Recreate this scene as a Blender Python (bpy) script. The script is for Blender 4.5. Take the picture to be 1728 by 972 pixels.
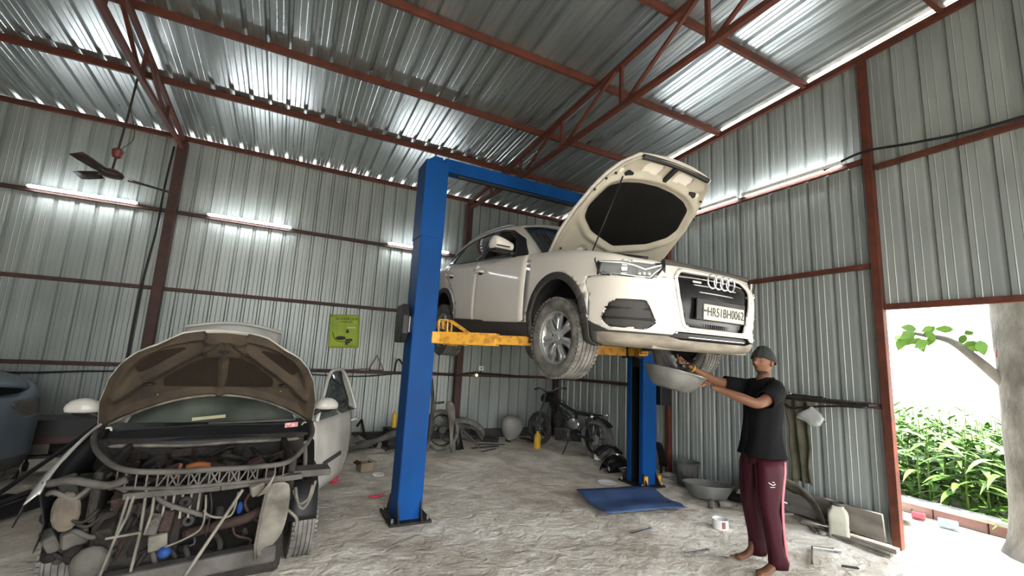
import bpy, bmesh, math, random
from mathutils import Vector, Matrix, Euler
from mathutils.noise import noise as mnoise
for o in list(bpy.data.objects): bpy.data.objects.remove(o)
SC = bpy.context.scene; COL = SC.collection
PI = math.pi; R = math.radians
random.seed(7)

# ---------------------------------------------------------------- camera
def make_camera():
    cd = bpy.data.cameras.new('camera'); co = bpy.data.objects.new('camera', cd); COL.objects.link(co)
    cd.sensor_width = 36.0; cd.lens = 742.28/1728*36.0; cd.clip_start = .05; cd.clip_end = 400
    y, p, r = R(26.795), R(8.916), R(2.988)
    f = Vector((math.sin(y)*math.cos(p), math.cos(y)*math.cos(p), math.sin(p)))
    right = Vector((math.cos(y), -math.sin(y), 0)); up = right.cross(f)
    r2 = right*math.cos(r)+up*math.sin(r); u2 = -right*math.sin(r)+up*math.cos(r)
    m = Matrix((r2, u2, -f)).transposed().to_4x4(); m.translation = (0, 0, 1.6)
    co.matrix_world = m; SC.camera = co
make_camera()

# ---------------------------------------------------------------- world, sun, exposure
W = bpy.data.worlds.new('sky'); SC.world = W; W.use_nodes = True
nt = W.node_tree; nt.nodes.clear()
bg = nt.nodes.new('ShaderNodeBackground'); wo = nt.nodes.new('ShaderNodeOutputWorld')
tc = nt.nodes.new('ShaderNodeTexCoord'); sx = nt.nodes.new('ShaderNodeSeparateXYZ'); cr = nt.nodes.new('ShaderNodeValToRGB')
nt.links.new(tc.outputs['Generated'], sx.inputs[0]); nt.links.new(sx.outputs['Z'], cr.inputs[0])
cr.color_ramp.elements[0].position = 0.0; cr.color_ramp.elements[0].color = (1.0, .99, .95, 1)
cr.color_ramp.elements[1].position = .8; cr.color_ramp.elements[1].color = (.80, .89, 1.0, 1)
nt.links.new(cr.outputs[0], bg.inputs[0]); nt.links.new(bg.outputs[0], wo.inputs[0])
bg.inputs[1].default_value = 2.2
sd = bpy.data.lights.new('sun', 'SUN'); sd.energy = 5.0; sd.angle = R(3); sd.color = (1, .96, .88)
so = bpy.data.objects.new('sun', sd); COL.objects.link(so); so.rotation_euler = (R(27), R(7), 0); so.location = (12, -4, 20)
SC.view_settings.view_transform = 'Standard'; SC.view_settings.look = 'None'
SC.view_settings.gamma = 1; SC.view_settings.use_curve_mapping = False
SC.view_settings.exposure = 2.35
SC.cycles.max_bounces = 8; SC.cycles.diffuse_bounces = 4; SC.cycles.glossy_bounces = 4
SC.cycles.caustics_reflective = False; SC.cycles.caustics_refractive = False
SC.cycles.sample_clamp_indirect = 6

# ---------------------------------------------------------------- materials
def mat(name, col, rough=.55, metal=0.0, var=.25, scale=6.0, bump=.1, col2=None, detail=6, coat=0.0,
        trans=0.0, emit=None, estr=0.0, rvar=.12, stretch=(1, 1, 1), spec=.3, sss=0, thr=(.35, .7), alpha=1.0):
    m = bpy.data.materials.new(name); m.use_nodes = True; n = m.node_tree; b = n.nodes['Principled BSDF']
    tc = n.nodes.new('ShaderNodeTexCoord'); mp = n.nodes.new('ShaderNodeMapping'); mp.inputs['Scale'].default_value = stretch
    n.links.new(tc.outputs['Object'], mp.inputs[0])
    nz = n.nodes.new('ShaderNodeTexNoise'); nz.inputs['Scale'].default_value = scale; nz.inputs['Detail'].default_value = detail
    n.links.new(mp.outputs[0], nz.inputs['Vector'])
    rp = n.nodes.new('ShaderNodeValToRGB'); e = rp.color_ramp.elements
    c2 = col2 if col2 else tuple(c*(1-var) for c in col)
    e[0].position = thr[0]; e[0].color = (*c2, 1); e[1].position = thr[1]; e[1].color = (*col, 1)
    n.links.new(nz.outputs[0], rp.inputs[0]); n.links.new(rp.outputs[0], b.inputs['Base Color'])
    b.inputs['Metallic'].default_value = metal; b.inputs['Specular IOR Level'].default_value = spec
    mr = n.nodes.new('ShaderNodeMapRange'); mr.inputs[3].default_value = max(.03, rough-rvar); mr.inputs[4].default_value = min(1, rough+rvar)
    n.links.new(nz.outputs[0], mr.inputs[0]); n.links.new(mr.outputs[0], b.inputs['Roughness'])
    b.inputs['Coat Weight'].default_value = coat; b.inputs['Coat Roughness'].default_value = .06
    b.inputs['Transmission Weight'].default_value = trans; b.inputs['Alpha'].default_value = alpha
    if sss: b.inputs['Subsurface Weight'].default_value = sss; b.inputs['Subsurface Radius'].default_value = (.02, .008, .004)
    if emit: b.inputs['Emission Color'].default_value = (*emit, 1); b.inputs['Emission Strength'].default_value = estr
    if bump:
        n2 = n.nodes.new('ShaderNodeTexNoise'); n2.inputs['Scale'].default_value = scale*5; n2.inputs['Detail'].default_value = 4
        n.links.new(mp.outputs[0], n2.inputs['Vector'])
        bp = n.nodes.new('ShaderNodeBump'); bp.inputs['Strength'].default_value = bump; bp.inputs['Distance'].default_value = .02
        n.links.new(n2.outputs[0], bp.inputs['Height']); n.links.new(bp.outputs[0], b.inputs['Normal'])
    return m
M = {}
M['galv'] = mat('galvanised_sheet', (.335, .36, .345), .42, .3, scale=2.2, col2=(.24, .262, .255), bump=.05, stretch=(1, 1, .35), rvar=.1)
M['galvroof'] = mat('galvanised_roof', (.55, .58, .58), .31, .88, scale=3, col2=(.40, .43, .43), bump=.16, stretch=(1, .22, 1), rvar=.1)
M['oxide'] = mat('red_oxide_paint', (.105, .026, .014), .6, 0, scale=9, col2=(.06, .020, .013), bump=.2)
M['oxide_dark'] = mat('dark_oxide_paint', (.075, .034, .028), .6, 0, scale=9, col2=(.045, .025, .022), bump=.2)
M['tube'] = mat('lamp_glow', (1, 1, 1), .4, emit=(.93, .97, 1.0), estr=14, bump=0)
M['white_plastic'] = mat('white_plastic', (.75, .75, .73), .4, bump=0, var=.08)
M['black'] = mat('black_plastic', (.010, .010, .011), .5, bump=.05, var=.3, spec=.3)
M['rubber'] = mat('tyre_rubber', (.045, .044, .042), .8, bump=.25, scale=14, col2=(.028, .027, .026))
M['rubber_dusty'] = mat('dusty_tyre_rubber', (.17, .16, .145), .85, bump=.3, scale=11, col2=(.075, .072, .066))
M['steel'] = mat('bare_steel', (.5, .5, .5), .32, .9, bump=.05, scale=20)
M['chrome'] = mat('chrome', (.82, .83, .84), .09, 1, bump=0, var=.03, rvar=.03)
M['dark_metal'] = mat('dirty_dark_metal', (.035, .032, .029), .6, .4, bump=.5, scale=16, col2=(.012, .011, .010))
M['concrete'] = mat('concrete', (.34, .32, .29), .9, bump=.5, scale=7, col2=(.2, .19, .17))

# ---------------------------------------------------------------- mesh helpers
class MB:
    def __init__(s): s.v = []; s.f = []
    def add(s, vs, fs):
        k = len(s.v); s.v += [tuple(p) for p in vs]; s.f += [tuple(i+k for i in f) for f in fs]; return s
    def box(s, c, d, rot=None):
        hx, hy, hz = d[0]/2, d[1]/2, d[2]/2; c = Vector(c)
        ps = [Vector((x, y, z)) for z in (-hz, hz) for y in (-hy, hy) for x in (-hx, hx)]
        if rot is not None:
            m = Euler(rot).to_matrix() if not isinstance(rot, Matrix) else rot
            ps = [m @ p for p in ps]
        return s.add([p+c for p in ps], [(0, 2, 3, 1), (4, 5, 7, 6), (0, 1, 5, 4), (2, 6, 7, 3), (0, 4, 6, 2), (1, 3, 7, 5)])
    def bar(s, a, b, w, h, up=(0, 0, 1)):
        a, b = Vector(a), Vector(b); d = (b-a); L = d.length; d.normalize(); u = Vector(up)
        if abs(d.dot(u)) > .98: u = Vector((0, 1, 0))
        x = d.cross(u).normalized(); z = x.cross(d)
        return s.box((a+b)/2, (w, L, h), Matrix((x, d, z)).transposed())
    def tube(s, pts, r, n=8, closed=False, cap=True):
        P = [Vector(p) for p in pts]; m = len(P); rr = r if isinstance(r, (list, tuple)) else [r]*m
        rings = []; up = None
        for i, p in enumerate(P):
            if closed: t = P[(i+1) % m]-P[i-1]
            else: t = P[min(i+1, m-1)]-P[max(i-1, 0)]
            if t.length < 1e-9: t = Vector((0, 0, 1))
            t.normalize()
            if up is None:
                up = Vector((0, 0, 1)) if abs(t.z) < .9 else Vector((1, 0, 0))
            x = t.cross(up)
            if x.length < 1e-5: up = Vector((1, 0, 0)) if abs(t.x) < .9 else Vector((0, 1, 0)); x = t.cross(up)
            x.normalize(); y = x.cross(t).normalized(); up = y
            rings.append([p+(x*math.cos(2*PI*k/n)+y*math.sin(2*PI*k/n))*rr[i] for k in range(n)])
        vs = [q for g in rings for q in g]; fs = []
        for i in range(m if closed else m-1):
            j = (i+1) % m
            for k in range(n): fs.append((i*n+k, i*n+(k+1) % n, j*n+(k+1) % n, j*n+k))
        if cap and not closed: fs.append(tuple(range(n))[::-1]); fs.append(tuple((m-1)*n+k for k in range(n)))
        return s.add(vs, fs)
    def lathe(s, prof, c=(0, 0, 0), axis='z', n=24, arc=2*PI, m3=None):
        c = Vector(c); vs = []; full = abs(arc-2*PI) < 1e-6; nn = n if full else n+1
        for k in range(nn):
            a = arc*k/n
            for (r, z) in prof:
                p = Vector((r*math.cos(a), r*math.sin(a), z))
                if axis == 'y': p = Vector((p.x, p.z, p.y))
                elif axis == 'x': p = Vector((p.z, p.x, p.y))
                if m3 is not None: p = m3 @ p
                vs.append(p+c)
        L = len(prof); fs = []
        for k in range(n):
            a, b = k*L, ((k+1) % nn)*L
            for i in range(L-1): fs.append((a+i, b+i, b+i+1, a+i+1))
        return s.add(vs, fs)
    def prism(s, poly, a, b, axis='y'):
        n = len(poly)
        def P(u, v, w): return {'x': (w, u, v), 'y': (u, w, v), 'z': (u, v, w)}[axis]
        vs = [P(u, v, a) for u, v in poly]+[P(u, v, b) for u, v in poly]
        fs = [tuple(range(n)), tuple(range(n, 2*n))[::-1]]+[(i, i+n, (i+1) % n+n, (i+1) % n) for i in range(n)]
        return s.add(vs, fs)
    def grid(s, rows, flip=False):
        n = len(rows[0]); fs = []
        for i in range(len(rows)-1):
            for k in range(n-1):
                f = (i*n+k, i*n+k+1, (i+1)*n+k+1, (i+1)*n+k); fs.append(f[::-1] if flip else f)
        return s.add([p for g in rows for p in g], fs)
    def ball(s, c, r, n=12, sc=(1, 1, 1), rot=None):
        c = Vector(c); m = n//2; rows = []
        ro = Euler(rot).to_matrix() if rot else None
        for i in range(m+1):
            t = PI*i/m; row = []
            for k in range(n+1):
                a = 2*PI*k/n; p = Vector((r*sc[0]*math.sin(t)*math.cos(a), r*sc[1]*math.sin(t)*math.sin(a), r*sc[2]*math.cos(t)))
                row.append(c+(ro @ p if ro else p))
            rows.append(row)
        return s.grid(rows, flip=True)
    def mesh(s, name):
        me = bpy.data.meshes.new(name); me.from_pydata(s.v, [], s.f); me.validate(); return me
    def build(s, name, m, parent=None, smooth=False, bevel=0, sub=0, solid=0, weld=False, loc=None, rot=None, fixn=True):
        me = s.mesh(name)
        if weld or fixn:
            bm = bmesh.new(); bm.from_mesh(me)
            if weld: bmesh.ops.remove_doubles(bm, verts=bm.verts, dist=1e-4)
            bmesh.ops.recalc_face_normals(bm, faces=bm.faces); bm.to_mesh(me); bm.free()
        return link(name, me, m, parent, smooth, bevel, sub, solid, loc, rot)
def link(name, me, m, parent=None, smooth=False, bevel=0, sub=0, solid=0, loc=None, rot=None):
    o = bpy.data.objects.new(name, me); COL.objects.link(o)
    if m is not None and len(me.materials) == 0: me.materials.append(M[m] if isinstance(m, str) else m)
    if parent is not None: o.parent = parent
    if loc is not None: o.location = loc
    if rot is not None: o.rotation_euler = rot
    if smooth:
        me.polygons.foreach_set('use_smooth', [True]*len(me.polygons))
        if smooth == 'auto': me.set_sharp_from_angle(angle=R(35))
    if bevel:
        b = o.modifiers.new('bevel', 'BEVEL'); b.width = bevel; b.segments = 2; b.limit_method = 'ANGLE'; b.angle_limit = R(40)
    if solid:
        b = o.modifiers.new('thickness', 'SOLIDIFY'); b.thickness = solid; b.offset = -1
    if sub:
        b = o.modifiers.new('smooth', 'SUBSURF'); b.levels = sub; b.render_levels = sub
    return o
def split_loose(o, limit=12):
    """make every separate island of a part its own object"""
    bm = bmesh.new(); bm.from_mesh(o.data); seen = set(); isl = []
    for f in bm.faces:
        if f.index in seen: continue
        st = [f]; seen.add(f.index); cur = []
        while st:
            g = st.pop(); cur.append(g.index)
            for v in g.verts:
                for h in v.link_faces:
                    if h.index not in seen: seen.add(h.index); st.append(h)
        isl.append(set(cur))
    if 1 < len(isl) <= limit:
        base = o.data
        for n_, ks in enumerate(isl):
            b = bm.copy(); b.faces.ensure_lookup_table(); bmesh.ops.delete(b, geom=[f for f in b.faces if f.index not in ks], context='FACES')
            if n_ == len(isl)-1: b.to_mesh(base); b.free(); continue
            m2 = bpy.data.meshes.new(base.name); b.to_mesh(m2); b.free(); m2.materials.append(base.materials[0])
            c = o.copy(); c.data = m2; COL.objects.link(c)
    bm.free(); return o
def tag(o, label=None, cat=None, group=None, kind=None):
    if label: o['label'] = label
    if cat: o['category'] = cat
    if group: o['group'] = group
    if kind: o['kind'] = kind
    return o
def empty(name, loc=(0, 0, 0), rot=(0, 0, 0), label=None, cat=None, group=None, kind=None):
    o = bpy.data.objects.new(name, None); COL.objects.link(o); o.location = loc; o.rotation_euler = rot; o.empty_display_size = .1
    return tag(o, label, cat, group, kind)
def copy_tree(o, parent=None):
    c = o.copy(); COL.objects.link(c)
    if parent is not None: c.parent = parent
    for ch in list(o.children): copy_tree(ch, c)
    return c
def cr_spline(P, n):
    """Catmull-Rom through P, n samples per span"""
    P = [Vector(p) for p in P]; out = []
    for i in range(len(P)-1):
        a = P[i-1] if i > 0 else P[i]*2-P[i+1]; b, c = P[i], P[i+1]; d = P[i+2] if i+2 < len(P) else P[i+1]*2-P[i]
        for k in range(n):
            t = k/n; out.append(.5*((2*b)+(c-a)*t+(2*a-5*b+4*c-d)*t*t+(-a+3*b-3*c+d)*t**3))
    out.append(P[-1].copy()); return out
def nz(x, y=0, z=0): return mnoise(Vector((x, y, z)))
# ================================================================= ROOM
YB, XR, PITCH = 8.39, 5.44, .225
XL, YF = -7.0, -2.0
def roofz(y): return 4.835+(YB-y)*.062
def corr(u0, n, h=.032, inv=1):
    """corrugation profile (u, height) over n ribs"""
    P = []
    for i in range(n):
        b = u0+i*PITCH
        P += [(b, 0), (b+.055, 0), (b+.06, -.004), (b+.066, 0), (b+.119, 0), (b+.125, -.004), (b+.131, 0), (b+.168, 0), (b+.183, h*inv), (b+.209, h*inv)]
    P += [(u0+n*PITCH, 0), (u0+n*PITCH+.03, 0)]; return P
def ragged(): return random.uniform(-.012, .012)
# floor --------------------------------------------------------------
def floor_material():
    m = bpy.data.materials.new('dusty_floor'); m.use_nodes = True; n = m.node_tree; b = n.nodes['Principled BSDF']
    tc = n.nodes.new('ShaderNodeTexCoord')
    def noise(sc, det, dist=0):
        z = n.nodes.new('ShaderNodeTexNoise'); z.inputs['Scale'].default_value = sc; z.inputs['Detail'].default_value = det
        z.inputs['Distortion'].default_value = dist; n.links.new(tc.outputs['Object'], z.inputs['Vector']); return z
    def ramp(src, p0, c0, p1, c1):
        r = n.nodes.new('ShaderNodeValToRGB'); e = r.color_ramp.elements
        e[0].position = p0; e[0].color = (*c0, 1); e[1].position = p1; e[1].color = (*c1, 1); n.links.new(src.outputs[0], r.inputs[0]); return r
    a = noise(.75, 8, .6); ra = ramp(a, .36, (.56, .50, .42), .62, (.80, .745, .65))
    s = noise(2.6, 9, 1.2); rs = ramp(s, .38, (.46, .40, .34), .60, (1, 1, 1))
    g = noise(38, 5); rg = ramp(g, .3, (.72, .72, .72), .7, (1.06, 1.06, 1.05))
    def mul(x, y, f):
        mx = n.nodes.new('ShaderNodeMix'); mx.data_type = 'RGBA'; mx.blend_type = 'MULTIPLY'; mx.inputs[0].default_value = f
        n.links.new(x, mx.inputs[6]); n.links.new(y, mx.inputs[7]); return mx.outputs[2]
    c = mul(mul(ra.outputs[0], rs.outputs[0], .55), rg.outputs[0], .8); n.links.new(c, b.inputs['Base Color'])
    b.inputs['Roughness'].default_value = .88; b.inputs['Specular IOR Level'].default_value = .25
    b1 = n.nodes.new('ShaderNodeBump'); b1.inputs['Strength'].default_value = .9; b1.inputs['Distance'].default_value = .03
    b2 = n.nodes.new('ShaderNodeBump'); b2.inputs['Strength'].default_value = .5; b2.inputs['Distance'].default_value = .012
    k = noise(7, 8, 1.0); n.links.new(k.outputs[0], b1.inputs['Height']); n.links.new(g.outputs[0], b2.inputs['Height'])
    n.links.new(b1.outputs[0], b2.inputs['Normal']); n.links.new(b2.outputs[0], b.inputs['Normal']); return m
def floorh(x, y):
    h = .012*nz(x*1.3, y*1.3)+.007*nz(x*4, y*4, 3)
    return min(h, .012)-.006
mb = MB(); rows = []
nx, ny = 190, 150
for j in range(ny+1):
    y = YF+(YB-YF)*j/ny; rows.append([(XL+(6.9-XL)*i/nx, y, floorh(XL+(6.9-XL)*i/nx, y)) for i in range(nx+1)])
mb.grid(rows); fl = mb.build('floor', floor_material(), smooth=True); tag(fl, kind='structure')
# back wall -----------------------------------------------------------
wb = empty('wall_back', (0, YB, 0), kind='structure')
def wall_sheet(n, L, z0, z1, name, parent, axis, off, bias=0.0):
    """vertical sheet: axis 'x' (back wall, outward +y) ; z1 callable"""
    P = corr(0, n); out = []
    z1f = z1 if callable(z1) else (lambda u: z1)
    mb = MB(); rows = []
    for t in (0, 1):
        rows.append([((u, h, z0 if t == 0 else z1f(u+off)) if axis == 'x' else (h, u, z0 if t == 0 else z1f(u+off))) for u, h in P])
    mb.grid(rows); return mb.mesh(name)
SW = PITCH*5
me = wall_sheet(5, SW, -.02, 4.825, 'sheet', None, 'x', 0)
me.materials.append(M['galv'])
u = XR-SW*11
for i in range(11):
    o = link('sheet', me, None, wb); o.location = (u+i*SW, .012+(.003 if i % 2 else 0), 0)
def girt(a, b, h=.055, w=.05, m='oxide', parent=None, name='girt'):
    return MB().bar(a, b, w, h).build(name, m, parent, bevel=.004)
for z in (3.57, 2.355, 1.20):
    for (x0, x1) in ((XL, -1.84), (-1.72, 3.05), (3.16, XR-.03)):
        girt((x0, -.035, z), (x1, -.035, z), m='oxide_dark', parent=wb)
girt((XL, -.035, 4.795), (XR, -.035, 4.795), .07, .05, 'oxide', wb, 'eave_beam')
for x in (-1.785, 3.10, -6.5):
    m2 = MB(); m2.bar((x, -.11, 0), (x, -.11, 4.70), .13, .13); m2.box((x, -.11, .012), (.26, .26, .024))
    m2.build('post', 'oxide_dark', wb, bevel=.006)
MB().bar((XR-.06, -.09, 0), (XR-.06, -.09, 4.72), .09, .09).build('post', 'oxide_dark', wb, bevel=.004)
MB().box((XL/2+XR/2, -.02, .07), (XR-XL, .1, .16)).build('plinth', mat('dark_plinth', (.06, .058, .055), .9, scale=5, bump=.4), wb)
# right wall ----------------------------------------------------------
wr = empty('wall_right', (XR, 0, 0), kind='structure')
n = 0; y = YB
rz = lambda v: roofz(v)-.045+.014*nz(v*2.1, 5)
while y-SW > 1.0:
    y0 = y-SW
    if y0 > 2.0:
        n_r = 5; zlo = -.02
    else: n_r = 5; zlo = -.02
    if y0 < 2.27: break
    me = wall_sheet(5, SW, zlo, rz, 'sheet', None, 'y', y0); me.materials.append(M['galv'])
    link('sheet', me, None, wr).location = (.012+(.003 if n % 2 else 0), y0, 0); y = y0; n += 1
# remaining strip down to the door post and the sheets over the door
k = int(round((y-2.315)/PITCH))
me = wall_sheet(max(k, 1), 0, -.02, rz, 'sheet', None, 'y', y-max(k, 1)*PITCH); me.materials.append(M['galv'])
y -= max(k, 1)*PITCH; link('sheet', me, None, wr).location = (.015, y, 0); YD = y
while y > YF+.1:
    y0 = y-SW; me = wall_sheet(5, SW, 2.30, rz, 'sheet', None, 'y', y0); me.materials.append(M['galv'])
    link('sheet', me, None, wr).location = (.012+(.003 if n % 2 else 0), y0, 0); y = y0; n += 1
girt((-.035, 2.33, 3.915), (-.035, 5.06, 3.915), parent=wr); girt((-.035, 5.16, 3.915), (-.035, YB-.1, 3.915), parent=wr)
girt((-.035, 2.23, 3.805), (-.035, YF, 3.805), parent=wr)
girt((-.035, 2.33, 2.745), (-.035, 5.06, 2.745), parent=wr); girt((-.035, 5.16, 2.745), (-.035, YB-.1, 2.745), parent=wr)
girt((-.035, 2.33, 1.30), (-.035, 3.45, 1.30), m='oxide_dark', parent=wr); girt((-.035, 5.16, 1.25), (-.035, YB-.1, 1.20), m='oxide_dark', parent=wr)
girt((-.035, 5.06, 1.26), (-.035, 4.9, 1.26), m='oxide_dark', parent=wr)
for yy in (2.28, 5.11):
    MB().bar((-.045, yy, 0), (-.045, yy, roofz(yy)-.08), .075, .075).build('post', 'oxide', wr, bevel=.004)
girt((-.03, 2.24, 2.30), (-.03, YF, 2.30), .06, .06, 'oxide', wr, 'lintel')
MB().bar((.02, 2.31, 0), (.02, 2.31, 2.27), .01, .05).build('door_jamb', mat('pale_jamb', (.42, .43, .41), .5, .3), wr)
MB().bar((-.035, YB, roofz(YB)-.085), (-.035, YF, roofz(YF)-.085), .05, .07).build('rake_beam', 'oxide', wr)
# unseen front wall added behind the camera, its opening shaped to limit daylight
wf = empty('wall_front_added', (0, YF, 0), kind='structure')
def front_blocker(x0, x1, z0):
    P = corr(x0, int(round((x1-x0)/PITCH))); z1 = roofz(YF)-.05; mb = MB(); mb.grid([[(u, -h, z0) for u, h in P], [(u, -h, z1) for u, h in P]])
    mb.build('sheet', 'galv', wf)
front_blocker(XL, -2.725, 0); front_blocker(-2.725, 3.575, 3.6); front_blocker(3.575, XR, 0)
MB().bar((-2.725, 0, 0), (-2.725, 0, 3.6), .09, .09).build('post', 'oxide', wf); MB().bar((-2.725, 0, 3.6), (3.575, 0, 3.6), .07, .07).build('lintel', 'oxide', wf)
# left wall (out of frame, closes the shed)
wl = MB(); P = corr(YF, int((YB-YF)/PITCH)+1); wl.grid([[(XL-h, u, .02) for u, h in P], [(XL-h, u, roofz(u)-.05) for u, h in P]])
tag(wl.build('wall_left', 'galv'), kind='structure')
# roof ----------------------------------------------------------------
ce = empty('ceiling', (0, 0, 0), kind='structure')
def roof_sheet(y0, y1, dz):
    P = corr(0, 5, h=.042); mb = MB(); rows = []
    K = 6
    for t in range(K+1):
        y = y0+(y1-y0)*t/K
        rows.append([(u, y, roofz(y)+h+dz+.0015*nz(u*3, y*2, 1)) for u, h in P])
    mb.grid(rows); me = mb.mesh('roof_sheet'); me.materials.append(M['galvroof'])
    return me
bands = [(8.62, 5.35, 0), (5.50, 2.82, .004), (2.95, .2, .008), (.35, YF-.3, .012)]
for (a, b, dz) in bands:
    me = roof_sheet(a, b, dz); x = XR+.10-SW*12
    for i in range(12):
        link('roof_sheet', me, None, ce).location = (x+i*SW, 0, (i % 2)*.003)
for yy in (6.74, 5.42, 4.11, 2.88, 1.58, .28, -1.0):
    z = roofz(yy)-.045
    MB().bar((XL, yy, z), (XR-.01, yy, z), .045, .085).build('purlin', 'oxide', ce, bevel=.004)
def truss(x):
    t = empty('truss', (x, 0, 0)); t.parent = ce
    top = lambda y: roofz(y)-.125
    w = .055
    MB().bar((0, YB-.05, top(YB)+.0), (0, YF, top(YF)), w, w).build('top_chord', 'oxide', t, bevel=.004)
    pts = [(YB-.1, 4.60), (6.15, 4.50), (YF, 4.46)]
    mb = MB()
    for i in range(2): mb.bar((0, pts[i][0], pts[i][1]), (0, pts[i+1][0], pts[i+1][1]), w, w)
    mb.build('bottom_chord', 'oxide', t)
    def bot(y): return 4.50-.04*(6.15-y)/8 if y < 6.15 else 4.5+(y-6.15)*.045
    ys = [7.2, 6.05, 4.85, 3.62, 2.45, 1.2, 0, -1.2]
    for i, yy in enumerate(ys):
        MB().bar((0, yy, bot(yy)), (0, yy, top(yy)), .035, .04).build('web', 'oxide', t)
        if i+1 < len(ys): MB().bar((0, yy-.05, bot(yy)), (0, ys[i+1]+.05, top(ys[i+1])), .03, .035, up=(1, 0, 0)).build('web', 'oxide', t)
truss(-1.785); truss(3.10); truss(-6.5)

# ---------------------------------------------------------------- tube lights
def tube_light(loc, rz, label):
    t = empty('tube_light', loc, (0, 0, rz), label, 'light', 'fluorescent tube lights on the wall rails')
    MB().box((0, .012, .0), (1.22, .03, .04)).build('batten', 'white_plastic', t, bevel=.003)
    MB().tube([(-.585, -.028, .0), (.585, -.028, .0)], .020, 12).build('lamp', 'tube', t, smooth='auto')
    for s in (-1, 1): MB().box((s*.6, -.018, 0), (.03, .045, .034)).build('holder', 'white_plastic', t, bevel=.003)
    return t
for x, l in ((-2.81, 'lit tube light left of the brown back post, under the ceiling fan'), (-.72, 'lit tube light just right of the brown back post'), (2.12, 'lit tube light partly hidden behind the blue lift column')):
    tube_light((x, YB-.09, 3.60), 0, l)
tube_light((XR-.09, 3.12, 3.955), PI/2, 'lit tube light on the right wall nearest the doorway post')
tube_light((XR-.09, 4.42, 3.955), PI/2, 'lit tube light on the right wall beside the raised bonnet')
# ================================================================= shell cutting tools
def proj2(p, ax):
    if ax == 'xz': return p.x, p.z
    if ax == 'yz': return p.y, p.z
    if ax == 'xy': return p.x, p.y
    return abs(p.y)-p.x, p.z            # 'wz': developed round the corner
AXV = {'xz': ((1, 0, 0), (0, 0, 1)), 'yz': ((0, 1, 0), (0, 0, 1)), 'xy': ((1, 0, 0), (0, 1, 0))}
def inpoly(u, v, P):
    c = False; j = len(P)-1
    for i in range(len(P)):
        (a, b), (p, q) = P[i], P[j]
        if (b > v) != (q > v) and u < (p-a)*(v-b)/(q-b)+a: c = not c
        j = i
    return c
def ell(cx, cy, rx, ry, n=36, a0=0, a1=2*PI):
    full = abs(a1-a0-2*PI) < 1e-6
    return [(cx+rx*math.cos(a0+(a1-a0)*k/(n if full else n-1)), cy+ry*math.sin(a0+(a1-a0)*k/(n if full else n-1))) for k in range(n)]
def rpoly(P, r, n=4):
    """round the corners of a polygon"""
    out = []
    for i in range(len(P)):
        p = Vector(P[i]); a = Vector(P[i-1])-p; b = Vector(P[(i+1) % len(P)])-p
        ra = min(r, a.length*.45, b.length*.45); a = p+a.normalized()*ra; b = p+b.normalized()*ra
        for k in range(n+1):
            t = k/n; q = a*(1-t)**2+p*2*t*(1-t)+b*t*t; out.append((q.x, q.y))
    return out
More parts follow.
